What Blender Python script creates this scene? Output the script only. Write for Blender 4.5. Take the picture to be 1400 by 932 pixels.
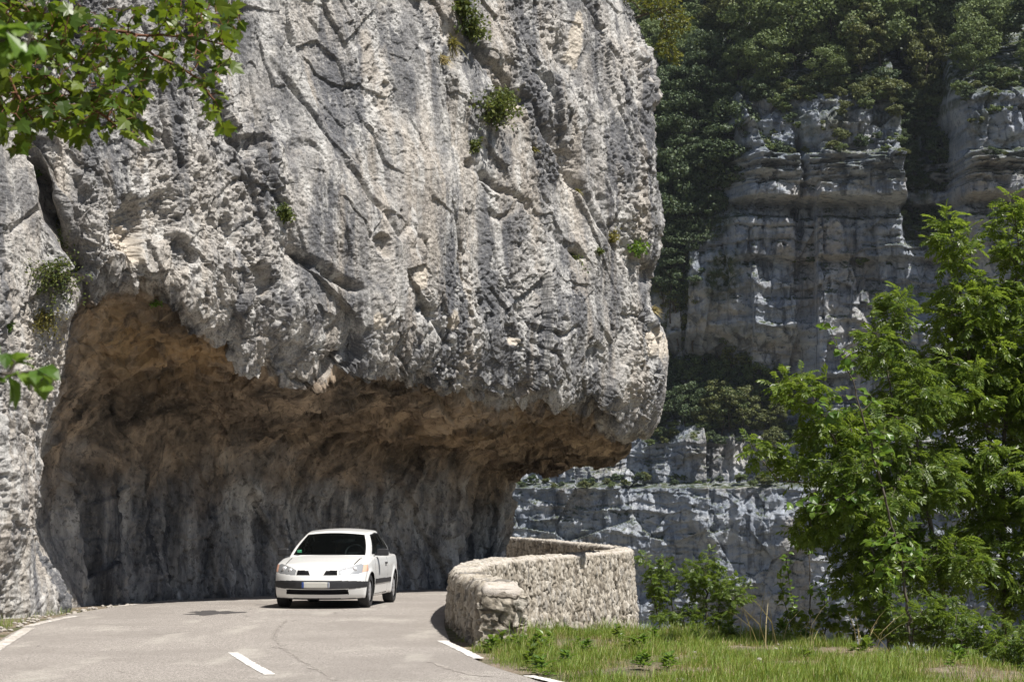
import bpy, bmesh, math, random
import numpy as np
from concurrent.futures import ThreadPoolExecutor
from mathutils import Vector, Matrix

for o in list(bpy.data.objects): bpy.data.objects.remove(o)
SC = bpy.context.scene
COL = SC.collection
R = math.radians
POOL = ThreadPoolExecutor(4)

# ------------------------------------------------------------------ camera, sky, sun, exposure
FPX, HZ, CAMZ = 2900.0, 713.0, 1.6          # focal length in photo pixels, horizon row, eye height
PITCH = math.atan((HZ - 466.0) / FPX)
cam_d = bpy.data.cameras.new('camera'); cam = bpy.data.objects.new('camera', cam_d); COL.objects.link(cam)
cam_d.sensor_width = 36.0; cam_d.lens = FPX / 1400.0 * 36.0
cam_d.clip_start = 0.1; cam_d.clip_end = 6000.0
cam.location = (0, 0, CAMZ); cam.rotation_euler = (math.pi / 2 + PITCH, 0, 0)
cam_d.dof.use_dof = True; cam_d.dof.focus_distance = 42.0; cam_d.dof.aperture_fstop = 15.0
SC.camera = cam

SUN_AZ, SUN_EL = R(55), R(61)               # azimuth measured to the right of straight behind the camera
TOSUN = Vector((math.sin(SUN_AZ) * math.cos(SUN_EL), -math.cos(SUN_AZ) * math.cos(SUN_EL), math.sin(SUN_EL)))
world = bpy.data.worlds.new("World"); SC.world = world; world.use_nodes = True
wn = world.node_tree.nodes; wl = world.node_tree.links
sky = wn.new('ShaderNodeTexSky'); sky.sky_type = 'NISHITA'; sky.sun_disc = False
sky.sun_elevation = SUN_EL; sky.sun_rotation = math.atan2(TOSUN.x, TOSUN.y)
sky.air_density = 1.0; sky.dust_density = 1.0; sky.ozone_density = 1.0
wl.new(sky.outputs[0], wn['Background'].inputs[0]); wn['Background'].inputs[1].default_value = 0.05
sun_d = bpy.data.lights.new('sun', 'SUN'); sun = bpy.data.objects.new('sun', sun_d); COL.objects.link(sun)
sun_d.energy = 5.0; sun_d.angle = R(0.53); sun_d.color = (1.0, 0.955, 0.89)
sun.rotation_euler = TOSUN.to_track_quat('Z', 'Y').to_euler(); sun.location = (20, -20, 60)
SC.view_settings.view_transform = 'Standard'; SC.view_settings.look = 'None'
SC.view_settings.exposure = 0.68; SC.view_settings.gamma = 1.0; SC.view_settings.use_curve_mapping = False
SC.render.engine = 'CYCLES'
SC.cycles.max_bounces = 8; SC.cycles.transparent_max_bounces = 12

# ------------------------------------------------------------------ helpers
cp, sp = math.cos(PITCH), math.sin(PITCH)
def W(px, py, Y):
    """world point seen at photo pixel (px, py) at forward distance Y"""
    a = (px - 700.0) / FPX; b = -(py - 466.0) / FPX
    dy, dz = cp - b * sp, sp + b * cp
    return np.array([a / dy * Y, Y, CAMZ + dz / dy * Y])
def to_px(P):
    x, y, z = P[..., 0], P[..., 1], P[..., 2] - CAMZ
    dep = y * cp + z * sp; up = -y * sp + z * cp
    return 700 + FPX * x / dep, 466 - FPX * up / dep

def tag(o, label=None, cat=None, group=None, kind=None):
    if label: o['label'] = label
    if cat: o['category'] = cat
    if group: o['group'] = group
    if kind: o['kind'] = kind
    return o
def link(name, me, mat=None, parent=None):
    o = bpy.data.objects.new(name, me); COL.objects.link(o)
    if mat is not None and me is not None:
        if len(me.materials) == 0: me.materials.append(mat)
    if parent is not None: o.parent = parent
    return o
def empty(name, loc=(0, 0, 0), rz=0.0):
    o = bpy.data.objects.new(name, None); COL.objects.link(o)
    o.location = loc; o.rotation_euler = (0, 0, rz); o.empty_display_size = .3
    return o
def copy_tree(o, parent=None):
    c = o.copy(); COL.objects.link(c)
    if parent is not None: c.parent = parent
    for ch in list(o.children): copy_tree(ch, c)
    return c
def npmesh(name, V, F, smooth=True, attrs=None):
    """mesh from (N,3) vertices and an (M,k) face array (k = 3 or 4)"""
    V = np.ascontiguousarray(V, dtype=np.float32); F = np.ascontiguousarray(F, dtype=np.int32)
    me = bpy.data.meshes.new(name)
    me.vertices.add(len(V)); me.vertices.foreach_set('co', V.ravel())
    k = F.shape[1]
    me.loops.add(F.size); me.loops.foreach_set('vertex_index', F.ravel())
    me.polygons.add(len(F))
    me.polygons.foreach_set('loop_start', np.arange(0, F.size, k, dtype=np.int32))
    me.polygons.foreach_set('loop_total', np.full(len(F), k, dtype=np.int32))
    me.polygons.foreach_set('use_smooth', np.full(len(F), bool(smooth)))
    for an, av in (attrs or {}).items():
        at = me.attributes.new(an, 'FLOAT', 'POINT'); at.data.foreach_set('value', np.ascontiguousarray(av, dtype=np.float32))
    me.update(calc_edges=True); me.validate()
    return me
def gridF(nu, nv, closed_u=False):
    i = np.arange(nu - (0 if closed_u else 1))[:, None]; j = np.arange(nv - 1)[None, :]
    i2 = (i + 1) % nu
    return np.stack([i * nv + j, i2 * nv + j, i2 * nv + j + 1, i * nv + j + 1], -1).reshape(-1, 4)

# --- numpy noise
_rg = np.random.RandomState(7); _G = _rg.normal(size=(256, 3)).astype(np.float32)
_G /= np.linalg.norm(_G, axis=1)[:, None]; _G *= 1.5
def _hash(x, y, z, seed=0):
    h = (x.astype(np.uint32) * np.uint32(374761393) + y.astype(np.uint32) * np.uint32(668265263)
         + z.astype(np.uint32) * np.uint32(2147483647 & 0x7feb352d) + np.uint32((seed * 2654435761) & 0xffffffff))
    h ^= h >> np.uint32(13); h *= np.uint32(1274126177); h ^= h >> np.uint32(16)
    h *= np.uint32(0x85ebca6b); h ^= h >> np.uint32(13)
    return h
def _chunks(fn, P, *a):
    st = 60000; ix = list(range(0, len(P), st))
    out = [fn(P, *a)] if len(ix) < 2 else list(POOL.map(lambda i: fn(P[i:i + st], *a), ix))
    if isinstance(out[0], tuple): return tuple(np.concatenate(t) for t in zip(*out))
    return np.concatenate(out)
def _perlin(P, seed):
    P = P.astype(np.float32); fl = np.floor(P); I = fl.astype(np.int32); f = P - fl
    hx = [(I[:, 0] + k).astype(np.uint32) * np.uint32(374761393) for k in (0, 1)]; hy = [(I[:, 1] + k).astype(np.uint32) * np.uint32(668265263) for k in (0, 1)]
    hz = [(I[:, 2] + k).astype(np.uint32) * np.uint32(0x7feb352d) + np.uint32((seed * 2654435761) & 0xffffffff) for k in (0, 1)]
    u = f * f * f * (f * (f * 6 - 15) + 10); r = 0
    for dx in (0, 1):
        wx = u[:, 0] if dx else 1 - u[:, 0]
        for dy in (0, 1):
            wy = u[:, 1] if dy else 1 - u[:, 1]
            for dz in (0, 1):
                wz = u[:, 2] if dz else 1 - u[:, 2]
                h = hx[dx] + hy[dy] + hz[dz]; h ^= h >> np.uint32(13); h *= np.uint32(1274126177); h ^= h >> np.uint32(16); g = _G[h & np.uint32(255)]
                r = r + wx * wy * wz * (g[:, 0] * (f[:, 0] - dx) + g[:, 1] * (f[:, 1] - dy) + g[:, 2] * (f[:, 2] - dz))
    return r
def perlin(P, seed=0): return _chunks(_perlin, P, seed)
def fbm(P, oct=4, seed=0, gain=.5):
    r = 0; a = 1.0; P = P.astype(np.float32)
    for o in range(oct):
        r = r + a * perlin(P * (2.03 ** o) + 17.3 * o, seed + o); a *= gain
    return r
def ridged(P, oct=4, seed=0, gain=.5):
    r = 0; a = 1.0
    for o in range(oct):
        r = r + a * (1 - 2 * np.abs(perlin(P * (2.03 ** o) + 9.1 * o, seed + o))); a *= gain
    return r
def _worley(P, seed):
    P = P.astype(np.float32); I = np.floor(P).astype(np.int64)
    best = np.full(len(P), 9e9, np.float32); second = best.copy(); cid = np.zeros(len(P), np.uint32); vec = np.zeros_like(P)
    for dx in (-1, 0, 1):
        for dy in (-1, 0, 1):
            for dz in (-1, 0, 1):
                C = I + np.array([dx, dy, dz]); h = _hash(C[:, 0], C[:, 1], C[:, 2], seed)
                off = np.stack([(h & np.uint32(255)), (h >> np.uint32(8)) & np.uint32(255), (h >> np.uint32(16)) & np.uint32(255)], -1).astype(np.float32) / 255
                d = P - (C + .1 + .8 * off); dd = (d * d).sum(1).astype(np.float32)
                m = dd < best
                second = np.where(m, best, np.minimum(second, dd))
                best = np.where(m, dd, best); cid = np.where(m, h, cid); vec = np.where(m[:, None], d, vec)
    return np.sqrt(best), np.sqrt(second), cid, vec
def worley(P, seed=0): return _chunks(_worley, P, seed)
def _cell8(P, seed):
    P = P.astype(np.float32); I = np.floor(P - .5).astype(np.int64); best = np.full(len(P), 9e9, np.float32); cid = np.zeros(len(P), np.uint32); vec = np.zeros_like(P)
    for k in range(8):
        C = I + np.array([k & 1, (k >> 1) & 1, k >> 2]); h = _hash(C[:, 0], C[:, 1], C[:, 2], seed)
        off = np.stack([(h & np.uint32(255)), (h >> np.uint32(8)) & np.uint32(255), (h >> np.uint32(16)) & np.uint32(255)], -1).astype(np.float32) / 255
        d = P - (C + .2 + .6 * off); dd = (d * d).sum(1); m = dd < best; best = np.where(m, dd, best); cid = np.where(m, h, cid); vec = np.where(m[:, None], d, vec)
    return cid, vec
def facets(P, seed=0, amp=1.0):
    """angular blocks: every cell carries its own tilted plane"""
    cid, vec = _chunks(_cell8, P, seed)
    g = _G[(cid >> np.uint32(3)) & np.uint32(255)]
    rnd = ((cid >> np.uint32(11)) & np.uint32(1023)).astype(np.float32) / 1023 - .5
    return amp * ((vec * g).sum(1) * .55 + rnd * .5)
def part_of(mask, fn, P, *a, **k):
    """evaluate fn only where mask is not negligible"""
    out = np.zeros(len(P), np.float32); m = mask > .004
    if m.any(): out[m] = fn(P[m], *a, **k)
    return out * mask
def sst(a, b, x):
    t = np.clip((x - a) / (b - a), 0, 1); return t * t * (3 - 2 * t)
def catmull(P, counts):
    """Catmull-Rom along axis 0; counts = samples per interval"""
    n = len(P); out = []
    for i in range(n - 1):
        p0 = P[i - 1] if i else 2 * P[0] - P[1]; p1, p2 = P[i], P[i + 1]
        p3 = P[i + 2] if i + 2 < n else 2 * P[-1] - P[-2]
        t = np.arange(counts[i]) / counts[i]
        t = t.reshape((-1,) + (1,) * (P.ndim - 1))
        out.append(.5 * (2 * p1 + (p2 - p0) * t + (2 * p0 - 5 * p1 + 4 * p2 - p3) * t ** 2 + (3 * p1 - p0 - 3 * p2 + p3) * t ** 3))
    out.append(P[-1:])
    return np.concatenate(out)
def spline(pts, step):
    P = np.array(pts, float); L = np.linalg.norm(np.diff(P, axis=0), axis=1)
    C = catmull(P, [max(2, int(l / .1)) for l in L])
    s = np.concatenate([[0], np.cumsum(np.linalg.norm(np.diff(C, axis=0), axis=1))])
    t = np.linspace(0, s[-1], max(2, int(s[-1] / step) + 1))
    return np.stack([np.interp(t, s, C[:, k]) for k in range(P.shape[1])], -1), t

# --- material helpers
class NT:
    def __init__(s, name):
        s.m = bpy.data.materials.new(name); s.m.use_nodes = True; s.t = s.m.node_tree; s.n = s.t.nodes; s.n.clear()
        s.out = s.n.new('ShaderNodeOutputMaterial')
    def add(s, typ, inputs=None, **props):
        nd = s.n.new('ShaderNode' + typ)
        for k, v in props.items(): setattr(nd, k, v)
        for k, v in (inputs or {}).items():
            if isinstance(v, bpy.types.NodeSocket): s.t.links.new(v, nd.inputs[k])
            else: nd.inputs[k].default_value = v
        return nd
    def coord(s, scale=(1, 1, 1), rot=(0, 0, 0)):
        tc = s.add('TexCoord'); mp = s.add('Mapping', {0: tc.outputs['Object'], 'Scale': scale, 'Rotation': rot}); return mp.outputs[0]
    def noise(s, vec, scale, detail=6, rough=.55, dist=0.0, out='Fac'):
        nd = s.add('TexNoise', {'Vector': vec, 'Scale': scale, 'Detail': detail, 'Roughness': rough, 'Distortion': dist}); return nd.outputs[out]
    def ramp(s, fac, stops, interp='LINEAR'):
        nd = s.add('ValToRGB', {0: fac}); cr = nd.color_ramp; cr.interpolation = interp
        while len(cr.elements) < len(stops): cr.elements.new(.5)
        for e, (p, c) in zip(cr.elements, stops):
            e.position = p; e.color = (c, c, c, 1) if not isinstance(c, (tuple, list)) else (*c, 1)
        return nd.outputs[0]
    def mix(s, fac, a, b, mode='MIX'):
        nd = s.add('Mix', data_type='RGBA', blend_type=mode)
        for sock, v in ((nd.inputs[0], fac), (nd.inputs[6], a), (nd.inputs[7], b)):
            if isinstance(v, bpy.types.NodeSocket): s.t.links.new(v, sock)
            elif sock == nd.inputs[0]: sock.default_value = v
            else: sock.default_value = (*v, 1) if len(v) == 3 else v
        return nd.outputs[2]
    def math(s, op, a, b=0.0, c=None, clamp=False):
        nd = s.add('Math', operation=op); nd.use_clamp = clamp
        for i, v in enumerate((a, b) if c is None else (a, b, c)):
            if isinstance(v, bpy.types.NodeSocket): s.t.links.new(v, nd.inputs[i])
            else: nd.inputs[i].default_value = v
        return nd.outputs[0]
    def attr(s, name): return s.add('Attribute', attribute_name=name).outputs['Fac']
    def bump(s, h, strength, dist, normal=None):
        d = {'Height': h, 'Strength': strength, 'Distance': dist}
        if normal is not None: d['Normal'] = normal
        return s.add('Bump', d).outputs[0]
    def bsdf(s, color, rough=.8, normal=None, metal=0.0, spec=.3, **kw):
        d = {'Base Color': color if isinstance(color, bpy.types.NodeSocket) else (*color, 1), 'Roughness': rough, 'Metallic': metal, 'Specular IOR Level': spec}
        if normal is not None: d['Normal'] = normal
        d.update(kw)
        return s.add('BsdfPrincipled', d).outputs[0]
    def done(s, shader):
        s.t.links.new(shader, s.out.inputs[0]); return s.m
def simple(name, col, rough=.5, metal=0.0, spec=.5, vary=.08, scale=9.0, **kw):
    t = NT(name); n = t.noise(t.coord(), scale, 4)
    c = t.ramp(n, [(.3, tuple(x * (1 - vary) for x in col)), (.7, tuple(min(1, x * (1 + vary)) for x in col))])
    return t.done(t.bsdf(c, rough, None, metal, spec, **kw))
# ------------------------------------------------------------------ materials
def rock_material():
    t = NT('limestone'); g = t.coord(); gv = t.coord((1, 1, .20), (0, R(-9), 0)); gd = t.coord((1, 1, .55), (0, R(-25), 0))
    big = t.noise(g, .22, 5, .6); med = t.noise(gd, .9, 9, .68, .3); fine = t.noise(g, 7.0, 9, .74)
    strk = t.noise(gv, .8, 7, .64, .3); strk2 = t.noise(gv, 2.6, 6, .64, .2); patch = t.noise(g, .55, 8, .66, .6)
    grey = t.ramp(med, [(.35, (.12, .121, .127)), (.44, (.215, .213, .214)), (.52, (.34, .332, .322)), (.62, (.51, .495, .47))])
    warm = t.ramp(fine, [(.35, (.22, .20, .178)), (.48, (.43, .40, .365)), (.62, (.60, .565, .52))])
    c = t.mix(t.ramp(big, [(.44, 0.0), (.60, .70)]), grey, warm)
    c = t.mix(t.ramp(strk, [(.42, .9), (.50, 0.0)]), c, (.105, .108, .120))           # dark lichen / water streaks
    nst = t.noise(t.coord((1, 1, .07), (0, R(-7), 0)), 1.5, 6, .66, .15)
    c = t.mix(t.ramp(nst, [(.41, .6), (.48, 0.0)]), c, (.12, .123, .132))
    c = t.mix(t.ramp(patch, [(.41, .7), (.47, 0.0)]), c, (.12, .123, .134))
    wst = t.noise(t.coord((1, 1, .13), (0, R(-6), 0)), .75, 6, .62, .2)
    c = t.mix(t.ramp(wst, [(.52, 0.0), (.60, .6)]), c, t.ramp(fine, [(.36, (.29, .25, .205)), (.5, (.46, .41, .35)), (.66, (.58, .53, .465))]))   # tan seepage bands
    c = t.mix(t.ramp(strk2, [(.53, 0.0), (.61, .7)]), c, (.55, .54, .52))           # pale calcite runs
    c = t.mix(t.ramp(fine, [(.37, .6), (.45, 0.0)]), c, (.11, .107, .108))
    spk = t.noise(g, 24.0, 7, .74)
    c = t.mix(t.ramp(spk, [(.38, .7), (.48, 0.0), (.55, 0.0), (.66, .45)]), c, t.ramp(spk, [(.45, (.07, .07, .07)), (.55, (.60, .57, .52))]))
    # unweathered brown rock of the blasted gallery (attribute zone), grey washed on its lower wall (attribute low)
    z = t.attr('zone'); low = t.attr('low')
    bn = t.noise(g, .8, 8, .66, .8); bn2 = t.noise(gv, 1.3, 8, .68, .5); bn3 = t.noise(gd, 2.4, 7, .7, .4)
    brown = t.ramp(bn, [(.36, (.055, .046, .038)), (.45, (.14, .112, .086)), (.53, (.26, .203, .15)), (.63, (.46, .36, .26))])
    lowc = t.ramp(bn2, [(.37, (.06, .061, .066)), (.46, (.17, .168, .168)), (.54, (.33, .315, .295)), (.64, (.60, .57, .52))])
    lowc = t.mix(t.ramp(bn3, [(.37, .6), (.46, 0.0), (.56, 0.0), (.68, .6)]), lowc, t.ramp(bn3, [(.45, (.065, .065, .07)), (.55, (.42, .39, .35))]))
    bc = t.mix(low, brown, lowc)
    bc = t.mix(t.ramp(fine, [(.38, .65), (.47, 0.0)]), bc, (.035, .03, .027))
    bc = t.mix(t.ramp(fine, [(.56, 0.0), (.68, .4)]), bc, (.40, .35, .29))
    c = t.mix(z, c, bc)
    och = t.attr('ochre')
    c = t.mix(t.math('MULTIPLY', och, t.ramp(bn3, [(.40, .10), (.54, .9)])), c, (.46, .315, .165))
    fr = t.attr('fresh')
    c = t.mix(fr, c, (.58, .52, .44))
    h = t.math('ADD', t.noise(gd, 9.0, 10, .78), t.math('MULTIPLY', t.noise(g, 38.0, 6, .75), .4))
    n = t.bump(h, .9, .05)
    return t.done(t.bsdf(c, .92, n, spec=.15))
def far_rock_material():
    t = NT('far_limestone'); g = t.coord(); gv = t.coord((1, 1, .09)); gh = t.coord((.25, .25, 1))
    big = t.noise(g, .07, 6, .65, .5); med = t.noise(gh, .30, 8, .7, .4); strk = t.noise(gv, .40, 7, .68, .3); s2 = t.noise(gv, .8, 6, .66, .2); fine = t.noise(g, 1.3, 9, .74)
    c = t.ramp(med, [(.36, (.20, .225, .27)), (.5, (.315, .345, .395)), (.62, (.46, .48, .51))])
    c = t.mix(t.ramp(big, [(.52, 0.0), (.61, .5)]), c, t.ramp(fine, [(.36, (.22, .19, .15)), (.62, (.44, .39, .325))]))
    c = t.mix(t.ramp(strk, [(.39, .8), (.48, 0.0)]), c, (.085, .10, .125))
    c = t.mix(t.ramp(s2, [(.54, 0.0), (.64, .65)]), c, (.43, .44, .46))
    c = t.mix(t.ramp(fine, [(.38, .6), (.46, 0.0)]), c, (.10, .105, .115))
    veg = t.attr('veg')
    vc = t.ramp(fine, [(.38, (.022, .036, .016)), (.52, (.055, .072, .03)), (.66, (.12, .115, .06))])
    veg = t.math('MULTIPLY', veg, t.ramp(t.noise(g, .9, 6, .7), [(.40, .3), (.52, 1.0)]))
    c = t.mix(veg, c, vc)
    n = t.bump(t.math('ADD', t.noise(g, 1.6, 10, .75), t.math('MULTIPLY', t.noise(gh, .9, 8, .7), .5)), .8, .5)
    return t.done(t.bsdf(c, .95, n, spec=.1))
def leaf_material(name, dark, mid, light, trans=.45, rough=.45):
    t = NT(name); geo = t.add('NewGeometry'); rnd = geo.outputs['Random Per Island']
    n = t.noise(t.coord(), 2.2, 3)
    f = t.math('ADD', t.math('MULTIPLY', rnd, .6), t.math('MULTIPLY', n, .45))
    c = t.ramp(f, [(.18, dark), (.5, mid), (.85, light)])
    p = t.bsdf(c, rough, spec=.4)
    tr = t.add('BsdfTranslucent', {'Color': t.mix(.5, c, (light[0] * 1.25, light[1] * 1.25, light[2] * .6))}).outputs[0]
    return t.done(t.add('MixShader', {0: trans, 1: p, 2: tr}).outputs[0])
def bark_material(name, a, b):
    t = NT(name); g = t.coord((1, 1, .25)); n = t.noise(g, 28, 6, .7)
    return t.done(t.bsdf(t.ramp(n, [(.3, a), (.7, b)]), .9, t.bump(n, .7, .01), spec=.2))
def road_material():
    t = NT('worn_asphalt'); g = t.coord(); gl = t.coord((1, .25, 1))
    ag = t.noise(g, 55, 4, .75); ag2 = t.noise(g, 140, 2, .7); big = t.noise(g, .35, 5, .6); lane = t.noise(gl, 1.3, 5, .6); med = t.noise(g, 2.4, 7, .7)
    c = t.ramp(ag, [(.37, (.105, .095, .086)), (.5, (.265, .241, .218)), (.61, (.46, .425, .39))])
    c = t.mix(t.ramp(big, [(.42, .50), (.54, 0.0)]), c, (.21, .19, .172))
    c = t.mix(t.ramp(lane, [(.54, 0.0), (.66, .40)]), c, (.46, .435, .385))
    c = t.mix(t.ramp(med, [(.30, .45), (.42, 0.0)]), c, (.20, .18, .16))
    c = t.mix(t.ramp(ag2, [(.33, .5), (.45, 0.0)]), c, (.14, .125, .11))
    # hairline cracks
    v = t.add('TexVoronoi', {'Vector': t.add('Mix', {0: .12, 4: g, 5: t.noise(g, 1.5, 5, .6, out='Color')}, data_type='VECTOR').outputs[1], 'Scale': .42}, feature='DISTANCE_TO_EDGE')
    crk = t.ramp(v.outputs['Distance'], [(.0, .75), (.010, 0.0)])
    crk = t.math('MULTIPLY', crk, t.ramp(t.noise(g, .5, 3), [(.5, 0.0), (.62, 1.0)]))
    c = t.mix(crk, c, (.10, .09, .08))
    n = t.bump(t.math('ADD', ag, ag2), .55, .012)
    return t.done(t.bsdf(c, .85, n, spec=.25))
def paint_material(name='worn_road_paint', wear=0.0):
    t = NT(name); g = t.coord(); n = t.noise(g, 14, 7, .72); n2 = t.noise(g, 2.0, 4)
    f = t.math('ADD', n, t.math('MULTIPLY', n2, .35))
    c = t.ramp(f, [(.56 + wear, (.36, .325, .287)), (.66 + wear, (.62, .60, .57)), (.9, (.74, .73, .71))])
    return t.done(t.bsdf(c, .7, t.bump(t.noise(g, 60, 4), .4, .008)))
def soil_material():
    t = NT('verge_soil'); g = t.coord(); a = t.noise(g, .7, 6, .65); b = t.noise(g, 22, 8, .75)
    c = t.ramp(b, [(.3, (.10, .078, .055)), (.55, (.24, .195, .15)), (.72, (.42, .36, .30))])
    c = t.mix(t.ramp(a, [(.42, 0.0), (.6, .8)]), c, t.ramp(b, [(.35, (.03, .045, .016)), (.65, (.085, .10, .04))]))
    return t.done(t.bsdf(c, .95, t.bump(b, .9, .03), spec=.1))
def stone_wall_material():
    t = NT('rubble_masonry'); g = t.coord(); rnd = t.attr('stone'); mor = t.attr('mortar')
    f = t.noise(g, 16, 8, .72); big = t.noise(g, .9, 5, .6)
    c = t.ramp(rnd, [(.0, (.125, .112, .095)), (.2, (.235, .208, .172)), (.42, (.345, .308, .255)), (.65, (.43, .392, .332)), (.85, (.51, .475, .42)), (1.0, (.18, .172, .16))])
    c = t.mix(t.ramp(f, [(.35, .6), (.55, 0.0)]), c, (.17, .145, .11))
    c = t.mix(t.ramp(f, [(.56, 0.0), (.7, .5)]), c, (.54, .47, .375))
    c = t.mix(mor, c, t.ramp(f, [(.36, (.04, .034, .028)), (.62, (.125, .107, .085))]))
    c = t.mix(t.ramp(big, [(.56, 0.0), (.72, .45)]), c, (.27, .25, .225))
    return t.done(t.bsdf(c, .93, t.bump(f, .8, .025), spec=.12))
def coping_material():
    t = NT('cement_coping'); g = t.coord(); f = t.noise(g, 9, 8, .72); b = t.noise(g, 60, 4, .7)
    c = t.ramp(f, [(.3, (.30, .265, .23)), (.5, (.44, .40, .355)), (.7, (.53, .49, .445))])
    return t.done(t.bsdf(c, .92, t.bump(t.math('ADD', f, b), .7, .02), spec=.12))
M = {}
M['rock'] = rock_material(); M['far'] = far_rock_material(); M['road'] = road_material(); M['paint'] = paint_material(); M['paint_old'] = paint_material('faded_road_paint', .10)
M['soil'] = soil_material(); M['wall'] = stone_wall_material(); M['cop'] = coping_material()
M['bark'] = bark_material('grey_bark', (.05, .042, .034), (.16, .14, .115))
M['bark_dark'] = bark_material('dark_bark', (.03, .024, .02), (.09, .075, .06))
M['twig'] = bark_material('reddish_twig', (.10, .045, .03), (.20, .10, .06))
M['l_far'] = leaf_material('forest_leaf', (.05, .080, .026), (.105, .148, .048), (.18, .22, .08), .28, .6)
M['l_far2'] = leaf_material('forest_leaf_dark', (.026, .046, .022), (.052, .082, .035), (.10, .135, .055), .24, .6)  # dark leaf variant, lowered further to put the gully's shade into the colour
M['l_far3'] = leaf_material('forest_leaf_olive', (.05, .068, .022), (.10, .12, .038), (.17, .18, .06), .28, .6)
M['l_ash'] = leaf_material('ash_leaf', (.055, .10, .014), (.11, .175, .024), (.21, .275, .05), .56, .36)
M['l_ash2'] = leaf_material('ash_leaf_deep', (.046, .088, .014), (.092, .152, .024), (.18, .24, .045), .54, .38)
M['l_haz'] = leaf_material('hazel_leaf', (.05, .11, .015), (.10, .185, .026), (.18, .27, .05), .48, .38)
M['l_maple'] = leaf_material('maple_leaf', (.022, .050, .006), (.055, .105, .012), (.17, .22, .022), .48, .36)
M['l_rim'] = leaf_material('rim_tree_leaf', (.055, .07, .010), (.12, .14, .022), (.23, .23, .05), .4, .5)
M['l_dry'] = leaf_material('dry_shrub_leaf', (.09, .09, .02), (.17, .16, .04), (.28, .24, .07), .35, .6)
M['l_shrub'] = leaf_material('cliff_shrub_leaf', (.04, .065, .015), (.08, .115, .025), (.16, .18, .045), .35, .55)
M['grass'] = leaf_material('verge_grass', (.075, .145, .014), (.155, .25, .03), (.30, .34, .08), .38, .55)
M['straw'] = leaf_material('straw_grass', (.20, .155, .07), (.34, .28, .14), (.48, .41, .23), .3, .65)
# ------------------------------------------------------------------ ground and road
WALL_C = [(-.12, 27.6), (-.40, 30), (-.71, 34), (-.78, 38), (-.60, 42.5), (-.05, 46), (.82, 50), (1.85, 54.5), (2.85, 59), (3.3, 63), (3.25, 67), (2.6, 72), (1.4, 80), (-.6, 91), (-3.6, 104), (-9, 118)]
EDGE = [(14, -40), (13, -10), (9.5, 6), (7.6, 13), (6.2, 19), (5.5, 22), (4.9, 25.5), (4.2, 28.2), (3.2, 30), (1.6, 30.8), (.3, 30.4), (-.15, 31), (-.42, 34), (-.48, 38), (-.30, 42.5), (.26, 46), (1.13, 50), (2.16, 54.5), (3.16, 59), (3.62, 63), (3.57, 67), (2.9, 72), (1.7, 80), (-.3, 91), (-3.3, 104), (-9, 120), (-60, 190)]
def seg_dist(P, poly):
    """signed distance of (N,2) points to a polyline; positive on its right-hand side when walking it"""
    poly = np.array(poly, float); best = np.full(len(P), 1e9); sg = np.ones(len(P))
    for a, b in zip(poly[:-1], poly[1:]):
        d = b - a; t = np.clip(((P - a) @ d) / (d @ d), 0, 1); q = P - (a + t[:, None] * d)
        dd = np.hypot(q[:, 0], q[:, 1]); cr = d[0] * (P[:, 1] - a[1]) - d[1] * (P[:, 0] - a[0])
        m = dd < best - 1e-9; best = np.where(m, dd, best); sg = np.where(m, np.where(cr < 0, 1, -1), sg)
    return best * sg
def terrain_z(XY):
    d = seg_dist(XY, EDGE); XY3 = np.c_[XY, np.zeros(len(XY))]
    slope = .95 + .35 * fbm(XY3 * .12, 3, 31); byw = XY[:, 1] > 31.2
    z = np.where(d > -.12, -np.minimum(np.maximum(d, 0) * slope, 40) - byw * np.clip(.9 + .09 * (XY[:, 1] - 27), 0, 3.2) * sst(-.12, .12, d) - .25 * sst(0, 1.5, d) * (1 + fbm(XY3 * .8, 3, 5)), 0)
    bank = sst(.3, 1.4, -d) if False else 0
    verge = sst(0, 1.2, seg_dist(XY, ROAD_R) - .12) * np.where(d < 0, 1, 0) * (XY[:, 1] < 31) * (XY[:, 0] > -1)
    return z - .012 + verge * (.03 + .05 * fbm(XY3 * .9, 3, 8))
ROAD_L = [(17, -30), (11.5, -14), (5.6, -2), (1.9, 4), (-1.6, 11), (-4.4, 18.5), (-6.45, 26.5), (-7.35, 32), (-7.62, 36), (-7.5, 39.7), (-6.75, 43.6), (-5.3, 46), (-3.2, 48.9), (-1.3, 51.6), (-.2, 55.5), (.1, 60), (-.3, 66), (-1.8, 74), (-4.6, 86), (-8, 100), (-14, 112)]
ROAD_R = [(25, -22), (18.5, -6), (12.5, 2), (7.2, 9), (3.1, 15.5), (.62, 20.6), (.12, 22.2), (-.40, 24.7), (-.75, 27.6), (-.90, 30), (-1.08, 34), (-1.12, 38), (-.92, 42.5), (-.36, 46), (.52, 50), (1.55, 54.5), (2.5, 59), (2.98, 63), (2.92, 67), (2.25, 72), (1.05, 80), (-.95, 91), (-3.95, 104), (-9.4, 118)]
def graded(lo, hi, fine, far):
    a = np.arange(lo, hi + 1e-6, fine); s = fine; l = [lo]; h = [hi]
    while l[-1] > -far: s *= 1.16; l.append(l[-1] - s); h.append(h[-1] + s)
    return np.concatenate([l[1:][::-1], a, h[1:]])
gx = graded(-14, 16, .16, 2200.0); gy = graded(14, 66, .16, 2200.0)
GX, GY = np.meshgrid(gx, gy, indexing='ij'); GP = np.c_[GX.ravel(), GY.ravel()]
GZ = terrain_z(GP)
me = npmesh('ground', np.c_[GP, GZ], gridF(len(gx), len(gy))[:, ::-1] if False else gridF(len(gx), len(gy)))
tag(link('ground', me, M['soil']), 'stony soil bench beside the road falling away into the gorge', 'ground', kind='structure')
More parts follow.
